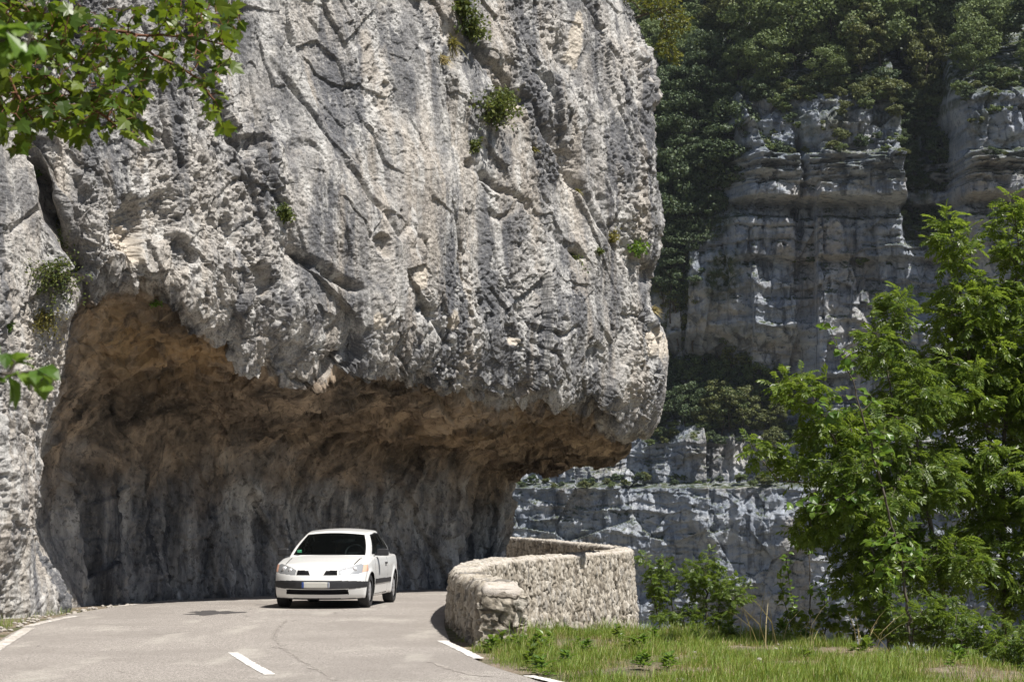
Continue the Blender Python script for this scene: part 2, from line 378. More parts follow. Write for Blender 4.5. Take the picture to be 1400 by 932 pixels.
def strip(name, L, Rr, z, n, mat, m=2):
    V = []
    for j in range(m):
        t = j / (m - 1); V.append(np.c_[L * (1 - t) + Rr * t, np.full(len(L), z)])
    V = np.stack(V, 1).reshape(-1, 3)
    return npmesh(name, V, gridF(len(L), m)[:, ::-1])
def resamp(pts, n):
    C, t = spline(pts, .05); s = np.linspace(0, t[-1], n); return np.stack([np.interp(s, t, C[:, k]) for k in range(2)], -1)
rl, rr = resamp(ROAD_L, 700), resamp(ROAD_R, 700)
me = strip('road', rl, rr, .010, 700, M['road'], 12)
tag(link('road', me, M['road']), 'pale worn asphalt road bending under the rock overhang', 'road', kind='structure')
def marking(pts, width, label, seed, z=.015, off=0.0, mat='paint'):
    C, t = spline(pts, .05); T = np.gradient(C, axis=0); T /= np.linalg.norm(T, axis=1)[:, None]; N = np.c_[-T[:, 1], T[:, 0]]
    rg = np.random.RandomState(seed)
    w = width * .5 * (1 + .10 * rg.normal(size=len(C))); w2 = width * .5 * (1 + .10 * rg.normal(size=len(C)))
    me = strip('road_marking', C + N * (w[:, None] + off), C - N * (w2[:, None] - off), z, 0, None)
    tag(link('road_marking', me, M[mat]), label, 'road marking', kind='structure')
def G(px, py): p = W(px, py, 30.0); k = CAMZ / (CAMZ - p[2]); return (p[0] * k, 30.0 * k)
marking([G(319, 893), G(343, 908.5), G(370, 923.5)], .125, 'white centre line dash on the bare road in front of the car', 1)
marking([G(-40, 909), G(0, 884), G(40, 859)], .17, 'worn white edge line at the left rim of the picture', 2, mat='paint_old')
marking([G(37, 857), G(70, 849), G(104, 842.5)], .15, 'faded white edge line beside the grass tuft under the rock', 3, mat='paint_old')
marking([G(158, 829.5), G(200, 824.6), G(243, 820.6)], .15, 'white edge line dash along the foot of the shaded rock wall', 4, mat='paint_old')
marking([G(604, 876.5), G(627, 887), G(655, 901)], .13, 'white edge line dash beside the broken end of the parapet', 5)
marking([G(722, 924.5), G(760, 933), G(800, 943)], .12, 'white edge line along the grass verge at the bottom', 6)
# tar patch
rg = np.random.RandomState(4); an = np.linspace(0, 2 * math.pi, 60, endpoint=False)
rad = 1 + .22 * np.sin(3 * an + 1) + .15 * np.sin(7 * an) + .10 * rg.normal(size=60)
cx, cy = G(292, 838)
PV = np.c_[cx + .42 * rad * np.cos(an), cy + .85 * rad * np.sin(an), np.full(60, .014)]
me = npmesh('road_patch', np.r_[PV, [[cx, cy, .014]]], np.array([[i, (i + 1) % 60, 60] for i in range(60)]))
tag(link('road_patch', me, simple('dark_tar', (.055, .050, .048), .8, vary=.35, scale=11)), 'dark tar patch on the road left of the car', 'road patch', kind='structure')
def seam(pts, w, seed):
    C, t = spline(pts, .06); T = np.gradient(C, axis=0); T /= np.linalg.norm(T, axis=1)[:, None]; N = np.c_[-T[:, 1], T[:, 0]]
    rg = np.random.RandomState(seed); j = fbm(np.c_[t * 3, np.zeros(len(t)), np.zeros(len(t)) + seed], 4)
    C = C + N * (.08 * j)[:, None]; ww = w * np.clip(.6 + 1.1 * fbm(np.c_[t * 1.7, np.ones(len(t)) * 5, np.zeros(len(t))], 3), .05, 1.4)
    me = strip('tar_seam', C + N * ww[:, None], C - N * ww[:, None], .0135, 0, None)
    tag(link('tar_seam', me, bpy.data.materials['dark_tar_thin']), kind='structure')
simple('dark_tar_thin', (.26, .235, .21), .85, vary=.35, scale=16)
seam([G(392, 848), G(376, 866), G(385, 885), G(420, 908), G(470, 938)], .022, 1); COL.objects[-1]['label'] = 'curved tar seam running from the car towards the bottom of the picture'; COL.objects[-1]['category'] = 'tar seam'
seam([G(585, 905), G(640, 922), G(700, 928)], .05, 2); COL.objects[-1]['label'] = 'short dark tar smear near the right lane edge'; COL.objects[-1]['category'] = 'tar seam'
seam([G(150, 846), G(168, 846), G(185, 845)], .05, 3); COL.objects[-1]['label'] = 'small dark tar smear near the left edge lines'; COL.objects[-1]['category'] = 'tar seam'

# ------------------------------------------------------------------ the overhanging cliff
def Wz(x, y, z): return np.array([x, y, z], float)
def station(lower, face, top):
    """lower: 6 (px,py,Y) points base..lip underside; face: lip edge .. frame top, resampled to 8 by row; top: extra"""
    lo = [p if len(p) == 4 else tuple(W(*p)) + (0,) for p in lower]; lo = [np.array(p[:3]) for p in lo]
    fa = [np.array(p[:3]) if len(p) == 4 else W(*p) for p in face]; fa = np.array(fa)
    s = np.concatenate([[0], np.cumsum(np.linalg.norm(np.diff(fa, axis=0), axis=1))]); q = np.linspace(0, s[-1], 9)
    if len(fa) != 9: fa = np.stack([np.interp(q, s, fa[:, k]) for k in range(3)], -1)
    base = lo[0].copy(); base[2] = -.7
    t1 = fa[-1] + np.array([0, .8, 3.2]); t2 = t1 + np.array([-2.5, 5, 4.0]); t3 = t2 + np.array([-9, 16, 6.0])
    return np.array([base] + lo + list(fa) + [t1, t2, t3])
def w4(x, y, z): return (x, y, z, 1)
ST = [
 station([w4(-6, -6, 0), w4(-6.2, -6, 1), w4(-6.3, -6, 2), w4(-6.4, -6, 3), w4(-6.5, -6, 4), w4(-6.6, -6, 5)], [w4(-6.7, -6, 6), w4(-7.2, -6, 17)], 0),
 station([w4(-9.0, 14, 0), w4(-9.1, 14, 1), w4(-9.1, 14, 2), w4(-9.2, 14, 3), w4(-9.3, 14, 4), w4(-9.3, 14, 5)], [w4(-9.4, 14, 6), w4(-9.8, 14, 17)], 0),
 station([w4(-9.3, 29, 0), w4(-9.35, 29, 1), w4(-9.4, 29, 2), w4(-9.45, 29, 3), w4(-9.5, 29, 4), w4(-9.5, 29, 4.6)], [w4(-9.5, 29, 5.4), w4(-9.7, 29.3, 15)], 0),
 station([(0, 843, 35.3), (0, 740, 35.2), (0, 640, 35.2), (0, 560, 35.2), (0, 500, 35.3), (0, 450, 35.4)], [(0, 400, 35.5), (0, 200, 36), (0, -20, 36.6)], 0),
 station([(74, 835, 38.2), (26, 730, 37.7), (34, 640, 37.2), (46, 560, 36.9), (60, 500, 36.7), (74, 460, 36.6)], [(92, 420, 36.5), (92, 200, 36.9), (90, -20, 37.5)], 0),
 station([(118, 830, 40.8), (76, 710, 40.6), (78, 600, 39.9), (86, 520, 38.8), (100, 450, 37.9), (114, 405, 37.3)], [(126, 372, 36.95), (135, 330, 36.95), (140, 200, 37.4), (140, -20, 38)], 0),
 station([(215, 820, 43.6), (208, 700, 43.4), (200, 560, 42.7), (202, 500, 41.2), (208, 430, 39.3), (212, 395, 38.5)], [(215, 368, 38.1), (218, 320, 38.1), (222, 200, 38.5), (225, -20, 39.2)], 0),
 station([(338, 814, 46.2), (336, 700, 46), (336, 600, 45.3), (338, 560, 43.6), (344, 528, 41.6), (347, 515, 40.9)], [(349, 500, 40.5), (350, 430, 40.1), (345, 250, 40.3), (340, -20, 41.2)], 0),
 station([(430, 809, 48.2), (430, 700, 48), (432, 606, 47.1), (436, 572, 45.2), (440, 530, 43), (442, 505, 42.2)], [(442, 482, 41.8), (440, 420, 41.5), (430, 250, 41.6), (420, -20, 42.4)], 0),
 station([(520, 805, 50), (520, 705, 49.8), (522, 615, 48.9), (528, 582, 47), (535, 530, 44.8), (537, 503, 44)], [(538, 480, 43.5), (535, 420, 43.1), (525, 250, 43), (510, -20, 43.9)], 0),
 station([(622, 801, 52.4), (624, 710, 52.3), (627, 632, 51.3), (636, 603, 49.5), (642, 568, 47.4), (644, 548, 46.7)], [(646, 530, 46.2), (645, 470, 45.7), (640, 260, 45.5), (628, -20, 46.6)], 0),
 station([(663, 795, 56), (667, 720, 56), (672, 642, 55), (708, 617, 53), (745, 580, 50.2), (758, 548, 49)], [(763, 525, 48.4), (763, 470, 48), (758, 260, 47.9), (745, -20, 49)], 0),
 station([(672, 790, 60), (677, 720, 60), (690, 648, 59), (750, 628, 56), (812, 610, 52.6), (838, 592, 51.5)], [(852, 566, 50.9), (856, 480, 50.3), (848, 260, 50.2), (820, -20, 51.2)], 0),
 station([(668, 783, 66), (674, 720, 66), (684, 652, 65), (750, 634, 60), (832, 616, 55), (856, 596, 53.6)],
         [(876, 572, 53), (893, 528, 52.6), (893, 470, 52.5), (868, 400, 52.8), (893, 310, 52.4), (886, 220, 52.5), (890, 120, 52.7), (868, 55, 53), (838, -20, 53.6)], 0),
 station([w4(-4, 80, 0), w4(-4, 80, 1.2), w4(-3.8, 80, 2.6), w4(-2.2, 72, 3.6), w4(.4, 64, 3.9), w4(1.6, 61.5, 4.3)],
         [w4(2.6, 60, 4.9), w4(2.7, 59.8, 6), w4(2.75, 60, 7), w4(2.5, 60.5, 8.2), w4(2.7, 60, 9.5), w4(2.5, 60.3, 11), w4(2.4, 60.5, 12.7), w4(2.2, 60.5, 14), w4(1.6, 61, 15.5)], 0),
 station([w4(-9, 98, 0), w4(-9, 98, 1.2), w4(-9, 98, 2.6), w4(-7, 92, 3.6), w4(-5, 86, 4), w4(-4, 82, 4.4)], [w4(-3.5, 80, 5), w4(-3.4, 79, 8), w4(-4, 80, 16)], 0),
 station([w4(-20, 116, 0), w4(-20, 116, 1.2), w4(-20, 116, 2.6), w4(-19, 115, 3.6), w4(-18, 114, 4), w4(-17.5, 113.5, 4.4)], [w4(-17, 113, 5), w4(-17, 112, 8), w4(-18, 112, 16)], 0),
]
ST = np.array(ST)                                   # stations x 19 rails x 3
QU = 1.0
cu = [int(c * QU) for c in (26, 40, 90, 120, 90, 110, 170, 130, 130, 150, 160, 150, 90, 70, 50, 24)]
cv = [int(c * QU) for c in (14, 70, 75, 65, 70, 55, 46, 70, 80, 80, 80, 80, 80, 80, 80, 30, 16, 10)]
A = catmull(ST, cu); A = catmull(np.swapaxes(A, 0, 1), cv); A = np.swapaxes(A, 0, 1)      # nu x nv x 3
nu, nv = A.shape[:2]
vpar = np.concatenate([i + np.arange(c) / c for i, c in enumerate(cv)] + [[len(cv)]])
upar = np.concatenate([i + np.arange(c) / c for i, c in enumerate(cu)] + [[len(cu)]])
du = np.gradient(A, axis=0); dv = np.gradient(A, axis=1); NRM = np.cross(du, dv); NRM /= np.linalg.norm(NRM, axis=2)[..., None] + 1e-9
# blur the normals so that displaced lips do not tangle
for _ in range(12):
    NRM[1:-1] = (NRM[:-2] + 2 * NRM[1:-1] + NRM[2:]) / 4; NRM[:, 1:-1] = (NRM[:, :-2] + 2 * NRM[:, 1:-1] + NRM[:, 2:]) / 4
NRM /= np.linalg.norm(NRM, axis=2)[..., None] + 1e-9
if NRM[nu // 2, nv // 2, 1] > 0: NRM = -NRM
P = A.reshape(-1, 3); N = NRM.reshape(-1, 3)
VP = np.tile(vpar, nu); UP = np.repeat(upar, nv); PX, PY = to_px(P)
rec = sst(3.9, 5.7, UP) * (1 - sst(5.4, 6.15, VP)) * sst(-.5, .2, VP)                       # inside the gallery
wallm = rec * (1 - sst(2.3, 3.3, VP)); ceil_ = rec * sst(2.5, 3.3, VP); lip = sst(4.2, 5.4, UP) * (1 - .8 * sst(11.2, 12.6, UP)) * np.exp(-((VP - 6.3) / .75) ** 2)
facem = 1 - rec
warp = np.stack([fbm(P * .35 + 40 * k, 3, 70 + k) for k in range(3)], -1)
Pw = P + .30 * warp
aniso = Pw @ np.array([[1, 0, 0], [0, 1, 0], [0, 0, .42]]) + P[:, 2:3] * np.array([[.16, .0, 0]])
d = .40 * fbm(P * .17, 3, 1)
smz = sst(-.22, .22, fbm(P * np.array([.42, .42, .16]) + P[:, 2:3] * np.array([[.07, 0, 0]]), 4, 47))
d += part_of(facem, lambda p: .075 * fbm(p * .75, 4, 2) + .03 * fbm(p * 1.9, 3, 21), aniso)
slab = (P + .10 * warp) @ np.array([[1, 0, 0], [0, 1, 0], [.38, 0, .40]])
d += .22 * facets(slab * .40, 3) + .09 * facets((P + .14 * warp) @ np.array([[1, 0, 0], [0, 1, 0], [.22, 0, .6]]) * 1.0, 4) * (.6 + .4 * facem)
d += part_of(facem * (.35 + .75 * smz), lambda p: .040 * facets(p * np.array([3.2, 3.2, 2.6]), 5) + .026 * facets(p * np.array([7.5, 7.5, 5.5]), 6) + .010 * facets(p * np.array([16., 16., 12.]), 7), Pw)
hf = facem * (.07 + .85 * smz)
rough = sst(-.25, .35, fbm(P * .33, 3, 9))          # where the face is broken up
d += part_of(facem, lambda p: .035 * fbm(p * 3.1, 3, 12), Pw) * (.3 + rough) * (.4 + .6 * smz)
# karst: sharp crests between scalloped hollows
kp = P + .16 * warp; kp = kp @ np.array([[1, .0, .0], [0, 1, 0], [.18, 0, .55]])
crk = (P + .25 * warp) @ np.array([[1, 0, 0], [0, 1, 0], [.45, 0, .30]]); cn = np.abs(perlin(crk * .33, 48)); cn2 = np.abs(perlin(crk * .8 + 5, 49))
d -= facem * (.15 * np.clip(1 - cn * 30, 0, 1) * sst(-.2, .2, fbm(P * .3, 3, 53)) + .10 * np.clip(1 - cn2 * 18, 0, 1) * sst(-.05, .3, fbm(P * .5, 3, 54)))
d += part_of(hf, lambda p: .022 * ridged(p * 2.6, 2, 40) + .022 * ridged(p * 6.2, 2, 42) + .016 * ridged(p * 13., 2, 44), kp) * (.45 + .8 * sst(-.3, .3, fbm(P * .4, 3, 46)))
# small overhanging flakes: a sawtooth across the dip
dip = Pw @ np.array([.62, -.2, .74]); ph = dip * 1.1 + .5 * fbm(P * .8, 3, 14); fr = ph - np.floor(ph)
flake = sst(.12, .5, fbm(P * .5, 3, 15))
d += facem * .055 * flake * (1 - fr) ** 1.5
ph = dip * 3.7 + .6 * fbm(P * 1.8, 3, 16); fr2 = ph - np.floor(ph)
# solution pits, denser on the right-hand face
d -= part_of(hf, lambda p: .12 * sst(.18, .55, fbm(p * np.array([5.2, 5.2, 3.4]), 2, 18)), Pw) * sst(-.25, .25, fbm(P * .45, 2, 19))
d -= part_of(hf, lambda p: .070 * sst(.12, .55, perlin(p * np.array([11., 11., 7.5]), 20)), Pw) * (.35 + .65 * rough)
d += part_of(facem, lambda p: .022 * fbm(p * 11, 3, 22), Pw)
# gallery: fluted, chipped wall; blocky ceiling
wa = P @ np.array([[1, 0, 0], [0, 1, 0], [0, 0, .3]]) + P[:, 2:3] * np.array([[.25, 0, 0]])
d += part_of(wallm, lambda p: .34 * fbm(p * .8, 3, 23) + .20 * facets(p * 1.0, 24) + .05 * fbm(p * 3.5, 3, 36), wa) + part_of(wallm, lambda p: .07 * facets(p * 2.3, 25) + .04 * ridged(p * 2.2, 3, 26) + .055 * facets(p * np.array([5.5, 5.5, 3.2]), 37) + .022 * facets(p * np.array([12., 12., 8.]), 41), Pw)
d += part_of(ceil_, lambda p: .24 * facets(p * .8, 27) + .16 * facets(p * 2.0, 28) + .07 * facets(p * 4.6, 29) + .06 * ridged(p * np.array([1.2, 1.2, 3.0]), 3, 30), Pw)
# ragged lip with hanging teeth
tooth = .6 * fbm(np.c_[P[:, 0] * 1.25, P[:, 1] * 1.25, P[:, 2] * .25], 4, 33) + .5 * facets(P * np.array([.8, .8, .4]), 38)
drop = lip * (-.20 * sst(-.10, .45, tooth) + .34 * sst(.05, .5, -tooth))
d += part_of(lip, lambda p: .24 * facets(p * 1.3, 34) + .16 * facets(p * 2.9, 39) + .08 * fbm(p * 2.6, 3, 35), Pw)
# carved features, found where the photograph shows them
CN0 = fbm(P * 1.1, 4, 52); CN1 = fbm(P * 1.3, 5, 51, .6)
def carve(pts, w, depth, side=0.0):
    global d
    pts = np.array(pts, float); best = np.full(len(P), 1e9)
    ok = (VP > 5.6) & (VP < 15.5) & (UP < 14)
    q = np.c_[PX[ok], PY[ok]]; jit = 7 * fbm(np.c_[q * .02, np.zeros(len(q))], 4, 50); q = q + jit[:, None]
    bb = np.full(len(q), 1e9)
    for a, b in zip(pts[:-1], pts[1:]):
        e = b - a; t = np.clip(((q - a) @ e) / (e @ e), 0, 1); bb = np.minimum(bb, np.linalg.norm(q - (a + t[:, None] * e), axis=1))
    best[ok] = bb; d = d - depth * np.exp(-(best / w) ** 2) * np.clip(.55 + 1.3 * CN0, .05, 1.5)
def hollow(px, py, rx, ry, depth):
    global d
    ok = ((VP > 5.0) & (VP < 15.5) & (UP < 14)).astype(float)
    q = np.sqrt(((PX - px) / rx) ** 2 + ((PY - py) / ry) ** 2) + .75 * CN1
    d = d - ok * depth * .7 * (1 - sst(.45, 1.05, q)) * (1 + .6 * CN1)
carve([(28, 150), (42, 200), (58, 250), (72, 300), (100, 345), (118, 390)], 8, .75)
carve([(655, 222), (690, 250), (725, 272), (765, 315), (800, 350)], 5, .30)
carve([(640, 0), (655, 60), (690, 110), (735, 150), (770, 195), (800, 245)], 9, .28)
carve([(395, 345), (440, 372), (480, 395)], 6, .28); carve([(320, 195), (352, 240), (392, 300), (398, 345)], 6, .22)
carve([(770, 60), (800, 150), (815, 230), (840, 300), (880, 385)], 7, .22)
hollow(180, 312, 24, 40, .55); hollow(215, 300, 34, 32, .40); hollow(350, 375, 22, 46, .75); hollow(338, 195, 26, 14, .35); hollow(305, 320, 14, 26, .35)
hollow(512, 335, 9, 16, .4); hollow(700, 130, 30, 50, .28); hollow(785, 210, 14, 34, .28); hollow(885, 385, 9, 30, .4)
hollow(700, 455, 12, 14, .25); hollow(400, 60, 10, 26, .2); hollow(250, 345, 20, 28, .35); hollow(815, 480, 16, 26, .22)
def knob(px, py, rx, ry, h):
    hollow(px, py, rx, ry, -h)
knob(332, 430, 10, 90, .28); knob(885, 75, 22, 45, .35); knob(890, 130, 16, 20, .3); knob(120, 290, 22, 70, .35); knob(400, 430, 40, 40, .25); knob(30, 620, 30, 90, .15)
Q = P + N * d[:, None]; Q[:, 2] += drop; Q[:, :2] += -N[:, :2] * (np.abs(drop) * .15)[:, None]
zone = np.clip(rec * 1.05 + .5 * lip * (VP < 6.3) * sst(-.2, .4, fbm(P * 1.2, 3, 60)), 0, 1)
zone = sst(.3, .7, zone + .25 * fbm(P * .9, 3, 61) * sst(4.2, 5.2, UP) * (VP < 7))
low = sst(0, 1, (3.15 - VP) + .9 * fbm(P * .5, 3, 62) * 1.0 - .55 + .35)
och = np.exp(-(((PX - 270) / 75) ** 2 + ((PY - 492) / 34) ** 2)) + .7 * np.exp(-(((PX - 165) / 55) ** 2 + ((PY - 455) / 45) ** 2)) + .35 * np.exp(-(((PX - 640) / 160) ** 2 + ((PY - 590) / 24) ** 2))
och = np.clip(och, 0, 1) * ((VP > 2) & (VP < 6.3))
fresh = np.zeros(len(P))
for fx, fy, frx, fry in ((567, 380, 9, 15), (612, 438, 9, 13), (703, 467, 9, 6), (185, 330, 18, 34), (710, 138, 12, 10), (505, 440, 7, 12), (897, 465, 8, 26), (790, 55, 8, 40)):
    q = ((PX - fx) / frx) ** 2 + ((PY - fy) / fry) ** 2 + .8 * fbm(P * 3, 3, 63); fresh = np.maximum(fresh, .85 * (1 - sst(.6, 1.3, q)) * (VP > 5.5) * (UP < 14))
me = npmesh('cliff', Q, gridF(nu, nv), True, {'zone': zone, 'low': low, 'ochre': och, 'fresh': fresh})
tag(link('cliff', me, M['rock']), 'sunlit grey limestone cliff overhanging the road with a brown hollowed gallery', 'cliff', kind='structure')
CLIFF_Q = Q.reshape(nu, nv, 3); CLIFF_N = NRM
def cliff_at(px, py):
    """front-most point of the cliff face seen at a photo pixel"""
    ok = (VP > 5.6) & (VP < 15.9) & (UP < 13.3); qx, qy = to_px(Q[ok]); i = np.argmin((qx - px) ** 2 + (qy - py) ** 2)
    return Q[ok][i], N[ok][i]

# ------------------------------------------------------------------ the far wall of the gorge
def ybase(px): t = (px - 700.0) / FPX; return 301.2 / (1 + .32 * t)
def far_off(px, q, smooth=False):
    """how far the far wall stands forward at photo column px, row q"""
    qs = [-420, -150, 0, 60, 100, 122, 150, 195, 206, 240, 258, 264, 272, 286, 293, 345, 352, 400, 480, 500, 560, 592, 604, 640, 660, 668, 700, 760, 860, 1100]
    R_ = [-95, -44, -20, -11, -7, -4.5, -4.0, -4.4, -1.2, -.8, -.2, -.4, -6.4, -5.6, -3.2, -2.4, -4.4, -2.8, -2.2, -3.2, -2.4, -1.8, 0, .6, 1.2, 5.0, 5.2, 4.6, 4.0, 4.0]
    L_ = [-110, -60, -34, -22, -16, -13, -11.5, -9.5, -8.8, -7.5, -7, -7, -7, -6.4, -6, -4.6, -4.4, -3.2, -6.0, -6.6, -3.0, -.8, .6, 1.2, 1.6, 5.0, 5.2, 4.6, 4.0, 4.0]
    jx = 14 * fbm(np.c_[q * .012, px * .003, px * 0], 3, 81) if not smooth else 0
    o = np.interp(q, qs, R_); ol = np.interp(q, qs, L_)
    left = 1 - sst(985, 1040, px + jx); o = o * (1 - left) + ol * left
    led = (1 - sst(1085, 1130, px + jx)) * np.exp(-((q - 520) / 62.0) ** 4); o = o - led * 4.5
    gr = sst(1243, 1262, px + jx) * (1 - sst(1316, 1330, px + jx)) * sst(390, 250, q); o = o - 9 * gr
    br = sst(1322, 1338, px + jx) * sst(420, 330, q) * sst(60, 110, q); o = o + 3.0 * br
    bt = np.exp(-((px + jx - 1175) / 60.0) ** 4) * sst(265, 215, q) * sst(110, 160, q); o = o + 2.2 * bt
    cl = np.exp(-((px + jx - 1101) / 5.0) ** 2) * sst(330, 300, q) * sst(140, 190, q); o = o - 2.5 * cl
    return o
fx = np.concatenate([np.linspace(250, 655, 40, endpoint=False), np.linspace(655, 1440, 820, endpoint=False), np.linspace(1440, 2300, 80)])
fq = np.concatenate([np.linspace(1180, 880, 25, endpoint=False), np.linspace(880, 40, 760, endpoint=False), np.linspace(40, -420, 70)])
FX, FQ = np.meshgrid(fx, fq, indexing='ij'); FXr, FQr = FX.ravel(), FQ.ravel()
def far_point(px, q, off):
    Yb = ybase(px); X = (px - 700.0) / FPX * Yb; Z = CAMZ + (HZ - q) * Yb / FPX
    return np.stack([X, Yb - off, Z], -1)
P0 = far_point(FXr, FQr, 0 * FXr)
off = far_off(FXr, FQr)
wp = 1.1 * fbm(P0 * np.array([.05, .05, .09]), 4, 90); strata = P0[:, 2] + 1.2 * wp * 2
veg_soft = sst(110, 60, FQr)
hb = perlin(np.c_[strata * .42, P0[:, 0] * .03, P0[:, 0] * 0], 91) + .6 * perlin(np.c_[strata * 1.1, P0[:, 0] * .05, P0[:, 0] * 0 + 3], 92)
sw = strata * .33; fr = sw - np.floor(sw); sw2 = strata * .95 + .3 * fbm(P0 * .2, 2, 99); f3 = sw2 - np.floor(sw2)
lowc = sst(600, 680, FQr)
off += (1 - veg_soft) * (.65 * (1 - .4 * lowc) * hb + .8 * (1 - fr) * sst(-.05, .4, fbm(P0 * .05, 3, 93)) + (.20 + .12 * lowc) * (1 - f3) * sst(-.05, .35, fbm(P0 * .09, 3, 94)))
PA = P0 * np.stack([np.ones(len(P0)), np.ones(len(P0)), .35 + .75 * lowc + .5 * sst(250, 200, FQr)], -1)
off += (1 - veg_soft) * (1.6 * fbm(PA * .10, 4, 95) + 3.4 * facets(PA * .12, 96) * (1 - .4 * lowc) + 1.6 * facets(PA * .33, 97) * (1 - .55 * lowc) + .7 * (1 - .4 * lowc) * facets(P0 * np.array([.8, .8, .55]), 98) + .28 * fbm(P0 * .9, 3, 100))
jn = 1 - np.abs(perlin(P0 * np.array([.10, .10, .018]) + .25 * wp[:, None], 101)) * 10; off -= (1 - veg_soft) * (.8 * sst(-.1, .4, fbm(P0 * .07, 3, 106))) * np.clip(jn, 0, 1)
off += veg_soft * 2.5 * fbm(P0 * .06, 3, 102)
FP = far_point(FXr, FQr, off)
nuF, nvF = len(fx), len(fq)
FN = np.cross(np.gradient(FP.reshape(nuF, nvF, 3), axis=0), np.gradient(FP.reshape(nuF, nvF, 3), axis=1)); FN /= np.linalg.norm(FN, axis=2)[..., None]
if FN[nuF // 2, nvF // 2, 1] > 0: FN = -FN
up = FN[..., 2].ravel()
veg = sst(.55, .85, up + .28 * fbm(P0 * .25, 4, 103)) * sst(900, 780, FQr) * .95
gul = (1 - sst(1000, 1035, FXr)) * sst(430, 380, FQr) + sst(1243, 1262, FXr) * (1 - sst(1316, 1330, FXr)) * sst(360, 270, FQr) * sst(110, 130, FQr)
veg = np.maximum(veg, gul * sst(-.35, .15, fbm(P0 * .16, 4, 104)))
veg = np.maximum(veg, sst(215, 120, FQr) * .8 * sst(.0, .35, fbm(P0 * .2, 4, 105))); veg = np.maximum(veg, sst(118, 100, FQr))
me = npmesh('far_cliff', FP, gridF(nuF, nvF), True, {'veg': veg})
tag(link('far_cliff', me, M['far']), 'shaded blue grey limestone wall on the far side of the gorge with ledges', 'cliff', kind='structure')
def far_at(px, q):
    o = far_off(np.array([float(px)]), np.array([float(q)]))
    return far_point(np.array([float(px)]), np.array([float(q)]), o)[0]

# ------------------------------------------------------------------ stone parapet
C, t = spline(WALL_C, .026)
vis = C[:, 1] < 66
sel = np.concatenate([np.where(vis)[0], np.where(~vis)[0][::5]]); C = C[sel]; t = t[sel]
T = np.gradient(C, axis=0); T /= np.linalg.norm(T, axis=1)[:, None]; Nr = np.c_[T[:, 1], -T[:, 0]]       # towards the ravine
th = .215
topz = .745 + .15 * sst(35, 60, t) + .02 * fbm(np.c_[t * .9, t * 0, t * 0], 4, 110) - .10 * (1 - sst(0, .35, t)) * (1 + .5 * fbm(np.c_[t * 6, t * 0 + 2, t * 0], 3, 111))
outb = np.clip(-.35 - .09 * (C[:, 1] - 27), -3.2, -.35)
prof = []
nin, ntop, nout = 34, 14, 110
for k in range(nin): z = k / nin; prof.append(('i', z))
for k in range(ntop): prof.append(('t', k / ntop))
for k in range(nout + 1): prof.append(('o', k / nout))
def wall_surface(rows):
    V = np.zeros((len(C), len(rows), 3)); NN = np.zeros_like(V)
    for j, (s, f) in enumerate(rows):
        if s == 'i': o = -th - .05 * (1 - f); z = -.15 + f * (topz + .15); n = -Nr
        elif s == 't': o = -th + f * 2 * th; z = topz; n = None
        else: o = th + .14 * f * (topz - outb) * .35; z = topz + f * (outb - topz); n = Nr
        V[:, j, :2] = C + Nr * (np.full(len(C), o) if np.isscalar(o) else o)[:, None]; V[:, j, 2] = z
        if n is not None: NN[:, j, :2] = n
        else: NN[:, j, 2] = 1
    return V, NN
V, NN = wall_surface(prof); nr = len(prof)
UVW = np.c_[np.repeat(t, nr), V.reshape(-1, 3)[:, 2] * 1.0, np.tile(np.array([0 if s == 'i' else (1 if s == 't' else 2) for s, f in prof]), len(C)) * 7.3]
sc = UVW * np.array([7.6, 3.7, 1.0])                 # narrow upright stones
sc[:, 0] += .35 * perlin(UVW * 2.0, 113); sc[:, 1] += .5 * perlin(UVW * np.array([1.1, 1.3, 1]) + 9, 114); sc[:, 2] = np.round(sc[:, 2]) + .5
f1, f2, cid, _v = worley(sc, 115)
edge = f2 - f1; stone = ((cid >> np.uint32(7)) & np.uint32(255)).astype(np.float32) / 255; bulge = sst(.0, .11, edge)
VV = V.reshape(-1, 3); NV = NN.reshape(-1, 3)
isdeep = (((cid >> np.uint32(16)) & np.uint32(15)) <= 1) * 1.0
dd = .055 * bulge + .05 * (stone - .5) * bulge - .12 * isdeep * bulge + .035 * facets(sc * 1.0, 127) * bulge + .03 * facets(VV * 9, 128) + .022 * fbm(VV * 9, 3, 116) + .02 * fbm(VV * .8, 3, 117)
low_rough = sst(-.1, -.9, VV[:, 2]) * (NV[:, 2] == 0); dd += low_rough * (.10 * facets(VV * 2.0, 118) + .06 * fbm(VV * 2, 3, 119))
endm = 1 - sst(0, .55, np.repeat(t, nr)); dd += endm * .10 * facets(VV * 5, 120)
VV = VV + NV * dd[:, None]
mort = (1 - sst(.0, .12, edge + .06 * fbm(VV * 6, 3, 129))) * .9
Fw = gridF(len(C), nr)
# rough closing face at the ruined end
c0 = VV[:nr].mean(0); capn = 18; ring = VV[:nr]; capV = []
for k in range(1, capn + 1):
    q = ring + (c0 - ring) * (k / capn); q = q + np.array([.0, -1, 0]) * ((.01 + .05 * facets(q * np.array([4.6, .6, 4.2]), 121) + .05 * facets(q * 9, 123) + .03 * fbm(q * 8, 3, 122)) * min(1, k / 3))[:, None]; capV.append(q)
base = len(VV); allV = np.r_[VV, np.concatenate(capV)]
capF = []
for k in range(capn):
    for j in range(nr):
        a0 = (0 + j) if k == 0 else base + (k - 1) * nr + j; a1 = (0 + (j + 1) % nr) if k == 0 else base + (k - 1) * nr + (j + 1) % nr
        b0 = base + k * nr + j; b1 = base + k * nr + (j + 1) % nr
        capF.append((a0, b0, b1, a1))
cq = np.concatenate(capV) * np.array([4.6, .6, 4.2]); e1, e2, ecid, _v = worley(cq, 121)
